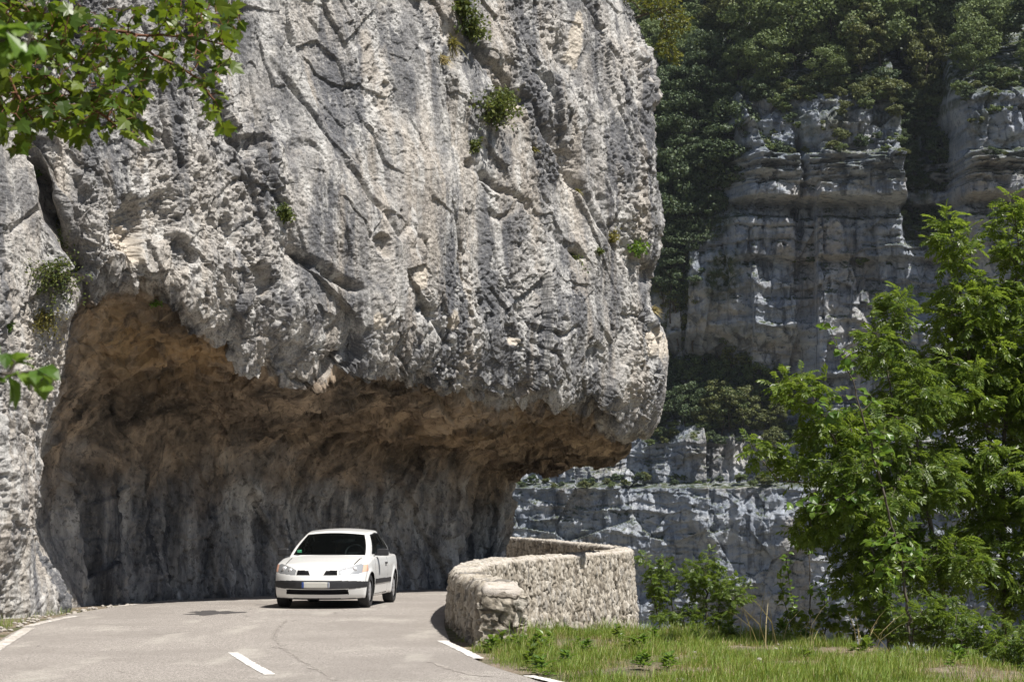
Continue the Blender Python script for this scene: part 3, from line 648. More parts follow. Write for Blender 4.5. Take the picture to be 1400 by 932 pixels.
stone_all = np.r_[stone, ((ecid >> np.uint32(7)) & np.uint32(255)).astype(np.float32) / 255]; mort_all = np.r_[mort, (1 - sst(.02, .16, e2 - e1)) * .95]
me = npmesh('stone_parapet', allV, np.r_[Fw, np.array(capF)], True, {'stone': stone_all, 'mortar': mort_all})
par = tag(link('stone_parapet', me, M['wall']), 'low curved rubble stone parapet wall around the outer road bend', 'wall')
# cement coping along the top
rows = []
nc = 22
for k in range(5): rows.append((-th - .035, -.085 + .017 * k))
CV = []
prof_c = [(-th - .03, -.075), (-th - .035, -.04), (-th - .03, -.01), (-th - .005, .018)] + [(-th + .02 + (2 * th - .04) * k / 15, .03) for k in range(16)] + [(th + .005, .018), (th + .03, -.01), (th + .035, -.04), (th + .03, -.075)]
CV = np.zeros((len(C), len(prof_c), 3)); CN = np.zeros_like(CV)
keep = t > .06
for j, (o, z) in enumerate(prof_c):
    CV[:, j, :2] = C + Nr * o; CV[:, j, 2] = topz + z + .03
    CN[:, j, 2] = 1 if abs(o) < th else .3; CN[:, j, :2] = Nr * np.sign(o) * (0 if abs(o) < th else .95)
CV = CV[keep].reshape(-1, 3); CN = CN[keep].reshape(-1, 3)
CV = CV + CN * (.012 * fbm(CV * 3.5, 3, 124) + .016 * facets(CV * 4.5, 125) + .012 * fbm(CV * 14, 2, 126) - .004)[:, None]
npc = len(prof_c); ef = np.array([[j, j + 1, npc - 2 - j, npc - 1 - j] for j in range(npc // 2 - 1)])
me = npmesh('coping', CV, np.r_[gridF(int(keep.sum()), npc), ef], True)
link('coping', me, M['cop'], par)
# ------------------------------------------------------------------ the white car (local: nose towards -Y, right flank seen by the camera at +X)
def mat_plain(name, col, rough, metal=0.0, spec=.5, **kw):
    t = NT(name); return t.done(t.bsdf(col, rough, None, metal, spec, **kw))
C_W = mat_plain('white_car_paint', (.68, .68, .665), .28, 0, .5, **{'Coat Weight': .6, 'Coat Roughness': .06})
C_B = simple('black_bumper_plastic', (.022, .022, .024), .55, vary=.2)
C_D = mat_plain('dark_gap', (.008, .008, .009), .8, 0, .1)
C_T = simple('tyre_rubber', (.020, .020, .021), .8, vary=.2, scale=30)
C_R = mat_plain('silver_wheel_cover', (.50, .50, .51), .35, .6)
C_I = simple('charcoal_upholstery', (.020, .020, .022), .8, vary=.3)
C_S = mat_plain('seat_fabric', (.035, .036, .040), .9)
C_CH = mat_plain('headlamp_reflector', (.62, .62, .63), .3, .3)
C_P = mat_plain('pale_number_plate', (.56, .55, .50), .5)
C_PB = mat_plain('blue_plate_band', (.03, .07, .25), .5)
C_OR = mat_plain('amber_lens', (.62, .36, .26), .3)
C_RD = mat_plain('red_lens', (.35, .015, .012), .2)
C_GR = mat_plain('green_sticker', (.05, .32, .16), .6)
def glass_mat(name, tint, transp, rough=.02):
    t = NT(name)
    tr = t.add('BsdfTransparent', {'Color': (*tint, 1)}).outputs[0]; gl = t.bsdf((.01, .012, .012), rough, spec=.5)
    fz = t.add('Fresnel', {'IOR': 1.45}).outputs[0]
    f = t.math('ADD', t.math('MULTIPLY', fz, 1 - 0.0), 1 - transp, clamp=True)
    return t.done(t.add('MixShader', {0: f, 1: tr, 2: gl}).outputs[0])
C_G = glass_mat('car_glass', (.40, .46, .45), .90)
C_LENS = mat_plain('lamp_lens', (.30, .31, .32), .22, .2, .6, **{'Coat Weight': 1.0, 'Coat Roughness': .03})

def boxgrid(na, nb, nc_):
    """six dense faces of the unit box with weld; returns params (a,b,c), quads, face id per quad"""
    ps, fs, ids = [], [], []; base = 0
    def face(f, n1, n2, fid, flip):
        nonlocal base
        u, v = np.meshgrid(np.linspace(0, 1, n1), np.linspace(0, 1, n2), indexing='ij')
        p = f(u.ravel(), v.ravel()); q = gridF(n1, n2) + base
        if flip: q = q[:, ::-1]
        ps.append(p); fs.append(q); ids.append(np.full(len(q), fid)); base += len(p)
    o = np.ones_like
    face(lambda u, v: np.stack([0 * u, 2 * u - 1, v], -1), nb, nc_, 0, False)
    face(lambda u, v: np.stack([o(u), 2 * u - 1, v], -1), nb, nc_, 1, True)
    face(lambda u, v: np.stack([u, -o(u), v], -1), na, nc_, 2, True)
    face(lambda u, v: np.stack([u, o(u), v], -1), na, nc_, 3, False)
    face(lambda u, v: np.stack([u, 2 * v - 1, 0 * u], -1), na, nb, 4, True)
    face(lambda u, v: np.stack([u, 2 * v - 1, o(u)], -1), na, nb, 5, False)
    Pm = np.concatenate(ps); F = np.concatenate(fs); ids = np.concatenate(ids)
    fc_ = Pm[F].mean(1) - np.array([.5, 0, .5]); nn_ = np.cross(Pm[F[:, 2]] - Pm[F[:, 0]], Pm[F[:, 3]] - Pm[F[:, 1]]); fl_ = (nn_ * fc_).sum(1) * 1.0 < 0; F[fl_] = F[fl_][:, ::-1]
    key = np.round(Pm * 1e5).astype(np.int64); _, idx, inv = np.unique(key, axis=0, return_index=True, return_inverse=True)
    return Pm[idx], inv.reshape(-1)[F], ids
def smooth_mesh(V, F, it, lam=.5):
    E = np.concatenate([F[:, [0, 1]], F[:, [1, 2]], F[:, [2, 3]], F[:, [3, 0]]]); E = np.unique(np.sort(E, 1), axis=0)
    deg = np.bincount(E.ravel(), minlength=len(V))[:, None]
    for _ in range(it):
        S = np.zeros_like(V)
        for k in range(3): S[:, k] = np.bincount(E[:, 0], V[E[:, 1], k], len(V)) + np.bincount(E[:, 1], V[E[:, 0], k], len(V))
        V = V + lam * (S / deg - V)
    return V
def vnormals(V, F):
    n = np.cross(V[F[:, 2]] - V[F[:, 0]], V[F[:, 3]] - V[F[:, 1]]); N = np.zeros_like(V)
    for k in range(4):
        for c in range(3): N[:, c] += np.bincount(F[:, k], n[:, c], len(V))
    return N / (np.linalg.norm(N, axis=1)[:, None] + 1e-12)
def sub(V, F, m, off=0.0, N=None):
    f = F[m]; u, inv = np.unique(f, return_inverse=True); v = V[u] + (N[u] * off if off else 0)
    return v, inv.reshape(f.shape)
def inpoly(x, y, poly):
    r = np.zeros(len(x), bool); n = len(poly)
    for i in range(n):
        x1, y1 = poly[i]; x2, y2 = poly[(i + 1) % n]
        c = ((y1 > y) != (y2 > y)) & (x < (x2 - x1) * (y - y1) / (y2 - y1 + 1e-12) + x1); r ^= c
    return r
def polydist(x, y, poly):
    b = np.full(len(x), 9.); P_ = np.c_[x, y]
    for i in range(len(poly)):
        p, q = np.array(poly[i]), np.array(poly[(i + 1) % len(poly)]); e = q - p
        t_ = np.clip(((P_ - p) @ e) / (e @ e), 0, 1); b = np.minimum(b, np.linalg.norm(P_ - p - t_[:, None] * e, axis=1))
    return b
def lathe(prof, n=40):
    a = np.linspace(0, 2 * math.pi, n, endpoint=False); pr = np.array(prof)
    V = np.stack([np.tile(pr[:, 0], (n, 1)), np.outer(np.cos(a), pr[:, 1]), np.outer(np.sin(a), pr[:, 1])], -1).reshape(-1, 3)
    return V, gridF(n, len(pr), True)
def shape_obj(name, items, mat, parent, smooth=True):
    """merge several (V, quads) shapes into one mesh object"""
    Vs, Fs, b = [], [], 0
    for v, f in items: Vs.append(v); Fs.append(f + b); b += len(v)
    return link(name, npmesh(name, np.concatenate(Vs), np.concatenate(Fs), smooth), mat, parent)
def rbox(cx, cy, cz, sx, sy, sz, rnd=.02, tilt=0.0, n=9, it=2):
    p, f, _ = boxgrid(n, n, n); v = np.stack([p[:, 1] * .5 * sx, (p[:, 0] - .5) * sy, (p[:, 2] - .5) * sz], -1)
    v = smooth_mesh(v, f, it)
    if tilt: c_, s_ = math.cos(tilt), math.sin(tilt); v = v @ np.array([[1, 0, 0], [0, c_, s_], [0, -s_, c_]])
    return v + np.array([cx, cy, cz]), f

YF, WB = .84, 2.62                                    # front overhang, wheelbase
car = empty('car', (0, 0, 0))
OFF = np.array([0, -2.1, 0])
# --- lower body
pm, bf, fid = boxgrid(420, 190, 84); a_, b_, c_ = pm.T
zl = lambda c: .17 + c * .80
def front_y(z, b): return np.interp(z, [.15, .24, .36, .50, .60, .70, .78, .97], [.10, .045, .0, .005, .045, .11, .20, .30]) + .36 * np.abs(b) ** 3.2
def rear_y(z, b): return np.interp(z, [.15, .30, .55, .75, .90, .97], [4.10, 4.18, 4.21, 4.17, 4.15, 4.08]) - .30 * np.abs(b) ** 3.5
def top_z(y, b):
    z = np.interp(y, [0, .10, .22, .45, .75, 1.05, 1.3, 2.0, 3.0, 3.7, 4.0, 4.2], [.70, .735, .79, .855, .915, .965, .965, .955, .965, .985, .985, .93])
    return z - np.interp(y, [0, .3, 1.0, 1.5, 4.2], [.04, .10, .075, .035, .04]) * np.abs(b) ** 2.4
z0 = zl(c_)
yb = front_y(z0, b_) * (1 - a_) + rear_y(z0, b_) * a_
zt = top_z(yb, b_); zb = np.interp(yb, [0, .3, .8, 3.6, 4.2], [.16, .17, .19, .20, .25])
zz = zb + (zt - zb) * c_
yb = front_y(zz, b_) * (1 - a_) + rear_y(zz, b_) * a_
hw = np.interp(yb, [0, .3, .9, 1.6, 3.0, 3.8, 4.2], [.815, .845, .880, .885, .885, .865, .80]) * np.interp(zz, [.15, .25, .42, .62, .80, .92, 1.0], [.93, .965, .985, 1.0, .99, .965, .93])
bv = np.stack([b_ * hw, yb, zz], -1); bv = smooth_mesh(bv, bf, 34)
# flared arches
for wy in (YF, YF + WB):
    dd_ = np.hypot(bv[:, 1] - wy, bv[:, 2] - .31); m = (np.abs(bv[:, 0]) > .7); bv[:, 0] += np.sign(bv[:, 0]) * m * .022 * np.exp(-((dd_ - .37) / .05) ** 2)
bn = vnormals(bv, bf)
if bn[np.argmax(bv[:, 2])][2] < 0: bf = bf[:, ::-1]; bn = -bn
cen = bv[bf].mean(1); fn = bn[bf].mean(1); X_, Y_, Z_ = cen.T; AX = np.abs(X_)
side = (AX > .72)
arch = np.zeros(len(bf), bool)
for wy in (YF, YF + WB): arch |= (np.hypot(Y_ - wy, Z_ - .31) < .352) & (AX > .60) & (Z_ < .72)
under = (fid == 4) & ~arch
hatch_hole = (fid == 5) & (Y_ > 1.18) & (Y_ < 3.72) & (AX < .66)
frontf = (Y_ < .75) & (fn[:, 1] < -.18)
HL = [(.405, .605), (.400, .700), (.50, .745), (.66, .795), (.80, .825), (.90, .775), (.90, .70), (.74, .635)]
lampR = inpoly(AX, Z_, HL) & (Y_ < .62) & (fid != 5) | (inpoly(AX, Z_, HL) & (Y_ < .5))
grille = inpoly(AX, Z_, [(.125, .605), (.165, .695), (.375, .705), (.375, .605)]) & (Y_ < .4)
strip_ = (Y_ < .70) & (Z_ > .365 + .03 * (AX / .85) ** 6) & (Z_ < .515 - .02 * (AX / .85) ** 4) & (AX < .875) & (Y_ < .62)
intake = (Y_ < .4) & (Z_ > .262) & (Z_ < .352) & (AX < .58) & ~strip_
lower_lip = (Y_ < .55) & (Z_ < .195) & (fid != 4)
mould = (fid >= 2) & (fid <= 3) & (Z_ > .43) & (Z_ < .515) & (Y_ > 1.32) & (Y_ < 2.98)
rear_strip = (Y_ > 3.85) & (Z_ > .42) & (Z_ < .55)
tail = inpoly(AX, Z_, [(.62, .62), (.56, .90), (.82, .93), (.90, .66)]) & (Y_ > 3.80) & (fid != 5)
rplate = (AX < .27) & (Z_ > .62) & (Z_ < .74) & (Y_ > 4.0)
def ring(y0, y1, z0_, z1_, w):
    inn = (Y_ > y0 + w) & (Y_ < y1 - w) & (Z_ > z0_ + w) & (Z_ < z1_ - w); out = (Y_ > y0) & (Y_ < y1) & (Z_ > z0_) & (Z_ < z1_); return inn, out & ~inn
sidef = (fid == 2) | (fid == 3)
door_in, door_ring = ring(1.30, 2.62, .235, 1.2, .011); door_in &= sidef & ~arch & ~mould; door_ring &= sidef & ~arch & (Z_ < .95)
hood_gap = (fid == 5) & (np.abs(AX - (.66 - .03 * (1 - Y_))) < .008) & (Y_ > .38) & (Y_ < 1.05)
hatch_gap = (np.abs(AX - .60) < .008) & (Y_ > 3.75) & (Z_ > .55)
gap = (door_ring | hood_gap) & ~lampR & ~tail
special = arch | under | hatch_hole | lampR | grille | strip_ | intake | lower_lip | mould | rear_strip | tail | door_in | gap
body = ~special
CB = shape_obj('body', [sub(bv, bf, body)], C_W, car)
for sgn in (-1, 1):
    dm = door_in & (X_ * sgn > 0)
    D = shape_obj('door', [sub(bv, bf, dm)], C_W, car)
    v, f = rbox(sgn * .885, 2.42, .80, .035, .16, .035); shape_obj('handle', [(v, f)], C_B, D)
    v, f = sub(bv, bf, mould & (X_ * sgn > 0), .012, bn); shape_obj('moulding', [(v, f)], C_B, D)
    lm = lampR & (X_ * sgn > 0)
    H = shape_obj('headlight', [sub(bv, bf, lm)], C_LENS, car)
    for cx_, cz_, rr_ in ((.52, .685, .052), (.655, .715, .055)):
        lv, lf = lathe([(0, .001), (.004, rr_ * .4), (-.010, rr_ * .75), (-.03, rr_)], 24); lv = lv[:, [1, 0, 2]] * np.array([1, -1, 1])
        yy = .055 + .36 * (cx_ / .82) ** 3.2 + .05
        shape_obj('lamp_bowl', [(lv + np.array([sgn * cx_, yy, cz_]), lf)], C_CH, H)
    om = lampR & (X_ * sgn > .79); shape_obj('indicator', [sub(bv, bf, om, .003, bn)], C_OR, H)
    shape_obj('grille', [sub(bv, bf, grille & (X_ * sgn > 0), -.012, bn)], C_D, car)
    gi = [rbox(sgn * .265, .085 + .015 * k, .628 + .026 * k, .23, .012, .008) for k in range(3)]
    shape_obj('grille_bar', gi, C_B, car)
    shape_obj('tail_light', [sub(bv, bf, tail & (X_ * sgn > 0))], C_RD, car)
shape_obj('bumper_strip', [sub(bv, bf, strip_, .006, bn)], C_B, car)
shape_obj('lower_intake', [sub(bv, bf, intake, -.02, bn)], C_D, car)
shape_obj('bumper_lip', [sub(bv, bf, lower_lip)], C_B, car)
shape_obj('rear_bumper_strip', [sub(bv, bf, rear_strip, .006, bn)], C_B, car)
for gm in (hood_gap & (X_ > 0), hood_gap & (X_ < 0), door_ring & (X_ > 0), door_ring & (X_ < 0)):
    gm = gm & gap
    if gm.any(): shape_obj('panel_gap', [sub(bv, bf, gm, -.012, bn)], C_D, car)
shape_obj('underbody', [sub(bv, bf, under)], C_D, car)
pl = shape_obj('number_plate', [rbox(0, -.022, .432, .52, .016, .112, n=6, it=1)], C_P, car)
pl['label'] = 'blank pale number plate'
shape_obj('plate_band', [rbox(-.238, -.025, .432, .042, .016, .108, n=6, it=1)], C_PB, pl)
shape_obj('plate_band', [rbox(.240, -.025, .432, .036, .016, .108, n=6, it=1)], simple('plate_band_grey', (.25, .27, .32), .5), pl)
# --- greenhouse
pm, gf, fid = boxgrid(300, 150, 80); a_, b_, c_ = pm.T
roof = 1.395 + .068 * np.sin(math.pi * np.clip(.10 + .80 * a_, 0, 1))
zz = .90 + c_ * (roof - .90) - .045 * b_ ** 2 * c_
yf_ = .98 + .90 * c_ ** 1.03 + .16 * b_ ** 2 * (1 - .3 * c_); yr_ = 3.88 - .34 * c_ ** 1.9 - .14 * b_ ** 4
yy = yf_ * (1 - a_) + yr_ * a_
hw = (np.interp(a_, [0, .25, .6, 1], [.765, .815, .82, .74]) * (1 - c_) + np.interp(a_, [0, .25, .6, 1], [.575, .605, .60, .52]) * c_)
hw = hw + .035 * np.sin(math.pi * c_)
gv = smooth_mesh(np.stack([b_ * hw, yy, zz], -1), gf, 26)
gn = vnormals(gv, gf)
if gn[np.argmax(gv[:, 2])][2] < 0: gf = gf[:, ::-1]; gn = -gn
cen = gv[gf].mean(1); X_, Y_, Z_ = cen.T; B = pm[gf].mean(1)
sidew = [(1.50, .985), (2.08, 1.335), (2.50, 1.372), (3.05, 1.355), (3.42, 1.25), (3.56, 1.06), (3.50, 1.0), (2.5, .985)]
sf = ((fid == 2) | (fid == 3)); ins = sf & inpoly(Y_, Z_, sidew); dist = polydist(Y_, Z_, sidew)
bp = np.abs(Y_ - (2.60 - .18 * (Z_ - .98))) < .035
win_glass = ins & (dist > .018) & ~bp; seal = (ins | (sf & (dist < .008))) & ~win_glass
ws_in = (fid == 0) & (np.abs(B[:, 1]) < .915) & (B[:, 2] > .13) & (B[:, 2] < .93)
ws = (fid == 0) & (np.abs(B[:, 1]) < .895) & (B[:, 2] > .16) & (B[:, 2] < .91); ws_seal = ws_in & ~ws
rw = (fid == 1) & (np.abs(B[:, 1]) < .84) & (B[:, 2] > .22) & (B[:, 2] < .88)
floor_ = fid == 4
shell = ~(win_glass | seal | ws_in | rw | floor_)
R_ = shape_obj('roof', [sub(gv, gf, shell)], C_W, car)
shape_obj('interior_lining', [sub(gv, gf, shell, -.03, gn)], C_I, car)
wsn = shape_obj('windscreen', [sub(gv, gf, ws, -.004, gn)], C_G, car)
shape_obj('window_seal', [sub(gv, gf, seal | ws_seal, .001, gn)], C_D, car)
for sgn in (-1, 1):
    shape_obj('side_window', [sub(gv, gf, win_glass & (X_ * sgn > 0) & (Y_ < 2.6 - .18 * (Z_ - .98)), -.004, gn)], C_G, car)
    shape_obj('quarter_window', [sub(gv, gf, win_glass & (X_ * sgn > 0) & (Y_ > 2.6 - .18 * (Z_ - .98)), -.004, gn)], C_G, car)
shape_obj('rear_window', [sub(gv, gf, rw, -.004, gn)], C_G, car)
shape_obj('cabin_floor', [rbox(0, 2.5, .45, 1.5, 2.5, .06)], C_I, car)
shape_obj('dashboard', [rbox(0, 1.50, .86, 1.36, .55, .17, n=12, it=4)], C_I, car)
def torus(cx, cy, cz, r, q, tilt):
    a = np.linspace(0, 2 * math.pi, 36, endpoint=False); b = np.linspace(0, 2 * math.pi, 9)
    V = np.stack([np.cos(a)[:, None] * (r + q * np.cos(b)), np.tile(q * np.sin(b), (36, 1)), np.sin(a)[:, None] * (r + q * np.cos(b))], -1).reshape(-1, 3)
    c2, s2 = math.cos(tilt), math.sin(tilt); V = V @ np.array([[1, 0, 0], [0, c2, s2], [0, -s2, c2]]); return V + np.array([cx, cy, cz]), gridF(36, 9, True)
shape_obj('steering_wheel', [torus(.37, 1.86, .98, .185, .017, R(-24)), rbox(.37, 1.86, .98, .30, .03, .05)], mat_plain('wheel_rim_grey', (.10, .10, .105), .5), car)
for sx in (-.37, .37):
    S = shape_obj('seat', [rbox(sx, 2.12, .62, .50, .52, .18, n=10, it=3), rbox(sx, 2.48, .90, .48, .15, .62, tilt=R(-16), n=10, it=3)], C_S, car)
    shape_obj('headrest', [rbox(sx, 2.60, 1.27, .27, .09, .17, tilt=R(-12), n=8, it=3)], C_S, S)
shape_obj('rear_seat', [rbox(0, 3.25, .86, 1.25, .16, .62, tilt=R(-14), n=10, it=3)], C_S, car)
shape_obj('inner_mirror', [rbox(0, 1.86, 1.29, .22, .03, .07)], C_D, wsn)
shape_obj('sticker', [rbox(-.56, 1.155, 1.035, .085, .006, .055, tilt=R(28), n=4, it=0)], C_GR, wsn)
for sgn in (-1, 1):
    shape_obj('wing_mirror', [rbox(sgn * .965, 1.60, 1.015, .21, .13, .135, n=10, it=4), rbox(sgn * .86, 1.60, .975, .12, .05, .05)], C_B, car)
# --- wheels
tyre_p = [(-.10, .200), (-.105, .25), (-.100, .290), (-.080, .306), (-.03, .310), (.03, .310), (.080, .306), (.100, .290), (.105, .25), (.10, .200)]
for wy in (YF, YF + WB):
    for sgn in (-1, 1):
        w = link('wheel', None, None, car) if False else None
        v, f = lathe([(p[0] * sgn, p[1]) for p in tyre_p], 48)
        wh = shape_obj('wheel', [(v + np.array([sgn * .765, wy, .31]), f)], C_T, car)
        # wheel cover with eight slots
        n_ = 72; rr_ = [.0, .05, .055, .075, .10, .13, .155, .18, .198, .206]; ang = np.linspace(0, 2 * math.pi, n_, endpoint=False)
        Vw = []
        for aa in ang:
            sp_ = .5 + .5 * math.cos(8 * aa)
            for r0 in rr_:
                hgt = .098 - .02 * (r0 / .2) ** 2
                if .09 < r0 < .17: hgt -= .045 * sst(.45, .75, 1 - sp_)
                if r0 > .2: hgt -= .02
                Vw.append((sgn * (.765 + hgt), wy + r0 * math.cos(aa), .31 + r0 * math.sin(aa)))
        shape_obj('rim', [(np.array(Vw), gridF(n_, len(rr_), True))], C_R, wh)
    # arch liners
    aa = np.linspace(-.3, math.pi + .3, 30)
    for sgn in (-1, 1):
        V = np.array([[sgn * x, wy + .37 * math.cos(t_), .31 + .37 * math.sin(t_)] for t_ in aa for x in (.862, .50)]); Fl = gridF(30, 2)
        Vb = np.array([[sgn * .50, wy + r0 * math.cos(t_), .31 + r0 * math.sin(t_)] for t_ in aa for r0 in (.0, .38)])
        shape_obj('arch_liner', [(V, Fl), (Vb, Fl)], C_D, car)
for o in car.children_recursive:
    if o.parent == car: o.location = Vector(OFF)
car.rotation_euler = (0, 0, R(-6.5))
fc = np.array([-3.50, 39.95]); rot = np.array([[math.cos(R(-6.5)), -math.sin(R(-6.5))], [math.sin(R(-6.5)), math.cos(R(-6.5))]])
lp = fc - rot @ np.array([0, YF - 2.1]); car.location = (lp[0], lp[1], .012)
tag(car, 'white three door hatchback car driving towards the camera', 'car')
# ------------------------------------------------------------------ vegetation helpers
def rot_frames(D, U):
    """orthonormal frames (N,3,3) with rows: x (side), y (along D), z (up-ish)"""
    D = D / (np.linalg.norm(D, axis=1)[:, None] + 1e-9); X = np.cross(D, U); X /= np.linalg.norm(X, axis=1)[:, None] + 1e-9
    return np.stack([X, D, np.cross(X, D)], 1)
def scatter(tmpl, F, pos, frames, scale):
    V = np.einsum('mk,nkj->nmj', tmpl, frames) * scale[:, None, None] + pos[:, None, :]
    FF = F[None] + (np.arange(len(pos)) * len(tmpl))[:, None, None]
    return V.reshape(-1, 3), FF.reshape(-1, F.shape[1])
def pinnate(n_pairs, length, lw, ll, seed, droop=.5):
    """compound leaf: leaflets in pairs along an arching stalk, one terminal leaflet"""
    rg = np.random.RandomState(seed); V, F = [], []
    def leaflet(p, dirv, L, Wd):
        b = len(V); dirv = dirv / np.linalg.norm(dirv); s = np.cross(dirv, [0, 0, 1]); s /= np.linalg.norm(s) + 1e-9
        up_ = np.cross(s, dirv)
        for q in (p, p + dirv * L * .45 + s * Wd * .5 + up_ * L * .06, p + dirv * L + up_ * (-.10 * L), p + dirv * L * .45 - s * Wd * .5 + up_ * L * .06): V.append(q)
        F.append((b, b + 1, b + 2, b + 3))
    for i in range(n_pairs):
        f = .30 + .66 * i / max(1, n_pairs - 1); p = np.array([0, f * length, -droop * length * .5 * f * f])
        for s in (-1, 1):
            dv_ = np.array([s * (1.0 - .25 * f), .55 + .3 * f, -.15 - .25 * f + .18 * rg.normal()]); leaflet(p, dv_, ll * (1.0 - .25 * abs(f - .6)) * (1 + .1 * rg.normal()), lw)
    p = np.array([0, length * .97, -droop * length * .47]); leaflet(p, np.array([.05, 1, -.5]), ll, lw)
    b = len(V); w = .0035
    for q in ((-w, 0, 0), (w, 0, 0), (w * .5, length * .97, -droop * length * .47), (-w * .5, length * .97, -droop * length * .47)): V.append(np.array(q))
    F.append((b, b + 1, b + 2, b + 3))
    return np.array(V), np.array(F)
def simple_leaf(Wd=.6, fold=.12, curl=.15):
    V = np.array([[0, 0, 0], [.5 * Wd, .35, fold], [.42 * Wd, .70, fold * .8 - curl * .4], [0, 1.0, -curl], [-.42 * Wd, .70, fold * .8 - curl * .4], [-.5 * Wd, .35, fold], [0, .4, 0], [0, .7, -curl * .35]])
    return V, np.array([[0, 1, 2, 6], [6, 2, 3, 7], [0, 6, 4, 5], [6, 7, 3, 4]])
def maple_leaf():
    half = [(0, -.02), (.16, -.10), (.42, -.02), (.34, .14), (.52, .34), (.60, .52), (.42, .50), (.28, .50), (.26, .66), (.14, .78), (0, 1.0)]
    out = half + [(-x, y) for x, y in half[-2:0:-1]]
    V = [np.array([0, .22, 0])]
    for x, y in out: V.append(np.array([x, y, .10 * abs(x) - .16 * y * y - .10 * x * x]))
    n = len(out); F = [(0, 1 + i, 1 + (i + 1) % n) for i in range(n)]
    return np.array(V), np.array(F)
def tubes(nodes, par, rad, sides=6):
    idx = np.where(par >= 0)[0]; A_ = nodes[par[idx]]; B_ = nodes[idx]; D = B_ - A_; L = np.linalg.norm(D, axis=1); ok = L > 1e-5
    idx, A_, B_, D = idx[ok], A_[ok], B_[ok], D[ok]
    U = np.where(np.abs(D[:, 2:3]) > .9 * L[ok][:, None], np.array([[1., 0, 0]]), np.array([[0, 0, 1.]])); fr = rot_frames(D, U)
    an = np.linspace(0, 2 * math.pi, sides, endpoint=False); ring = np.stack([np.cos(an), 0 * an, np.sin(an)], -1)
    ra = np.minimum(rad[par[idx]], rad[idx] * 1.6); rb = rad[idx]
    off = np.einsum('mk,nkj->nmj', ring, fr)
    V = np.stack([A_[:, None] + off * ra[:, None, None] - (D * .03)[:, None], B_[:, None] + off * rb[:, None, None] + (D * .03)[:, None]], 1).reshape(-1, 3)
    k = np.arange(sides); q = np.stack([k, (k + 1) % sides, sides + (k + 1) % sides, sides + k], -1)
    return V, (q[None] + (np.arange(len(idx)) * 2 * sides)[:, None, None]).reshape(-1, 4)
def colonize(trunk, attract, step, infl, kill, iters=140, seed=0, grav=0.0, maxn=6000):
    """space colonisation from a list of start polylines (each a list of points, first list is rooted)"""
    rg = np.random.RandomState(seed); nodes, par = [], []
    for poly, attach in trunk:
        poly = np.array(poly, float); s = np.concatenate([[0], np.cumsum(np.linalg.norm(np.diff(poly, axis=0), axis=1))])
        q = np.linspace(0, s[-1], max(2, int(s[-1] / step))); pts = np.stack([np.interp(q, s, poly[:, k]) for k in range(3)], -1)
        pts[1:-1] += rg.normal(size=pts[1:-1].shape) * step * .10
        prev = -1
        if attach and nodes:
            prev = int(np.argmin(np.linalg.norm(np.array(nodes) - pts[0], axis=1)))
        for p in pts: nodes.append(p); par.append(prev); prev = len(nodes) - 1
    nodes = np.array(nodes); par = np.array(par)
    A_ = attract.copy(); nd = np.full(len(A_), 1e9); ni = np.zeros(len(A_), int); start = 0
    for it in range(iters):
        new = nodes[start:]
        if len(new) and len(A_):
            D = np.linalg.norm(A_[:, None] - new[None], axis=2); j = D.argmin(1); dm = D[np.arange(len(A_)), j]
            m = dm < nd; nd = np.where(m, dm, nd); ni = np.where(m, j + start, ni)
        keep = nd > kill; A_, nd, ni = A_[keep], nd[keep], ni[keep]
        act = nd < infl
        if not act.any(): break
        u, inv = np.unique(ni[act], return_inverse=True); v = A_[act] - nodes[ni[act]]; v /= np.linalg.norm(v, axis=1)[:, None]
        S = np.stack([np.bincount(inv, v[:, k], len(u)) for k in range(3)], -1); S /= np.linalg.norm(S, axis=1)[:, None] + 1e-9
        S += rg.normal(size=S.shape) * .18; S[:, 2] -= grav; S /= np.linalg.norm(S, axis=1)[:, None]
        start = len(nodes); nodes = np.r_[nodes, nodes[u] + S * step]; par = np.r_[par, u]
        if len(nodes) > maxn: break
    return nodes, par
def pipe_radii(nodes, par, tip, expo=.5, rmax=9.):
    cnt = np.zeros(len(nodes)); child = np.bincount(par[par >= 0], minlength=len(nodes)); cnt[child == 0] = 1
    for i in range(len(nodes) - 1, -1, -1):
        if par[i] >= 0: cnt[par[i]] += cnt[i]
    return np.minimum(tip * np.maximum(cnt, 1) ** expo, rmax), cnt
def blobs(rg, spec, n):
    """points in ellipsoids given as ((x,y,z),(rx,ry,rz),weight)"""
    w = np.array([s[2] for s in spec], float); w /= w.sum(); out = []
    for s, k in zip(spec, rg.multinomial(n, w)):
        v = rg.normal(size=(k, 3)); v /= np.linalg.norm(v, axis=1)[:, None]; v *= rg.rand(k, 1) ** (1 / 2.4); out.append(np.array(s[0]) + v * np.array(s[1]))
    return np.concatenate(out)
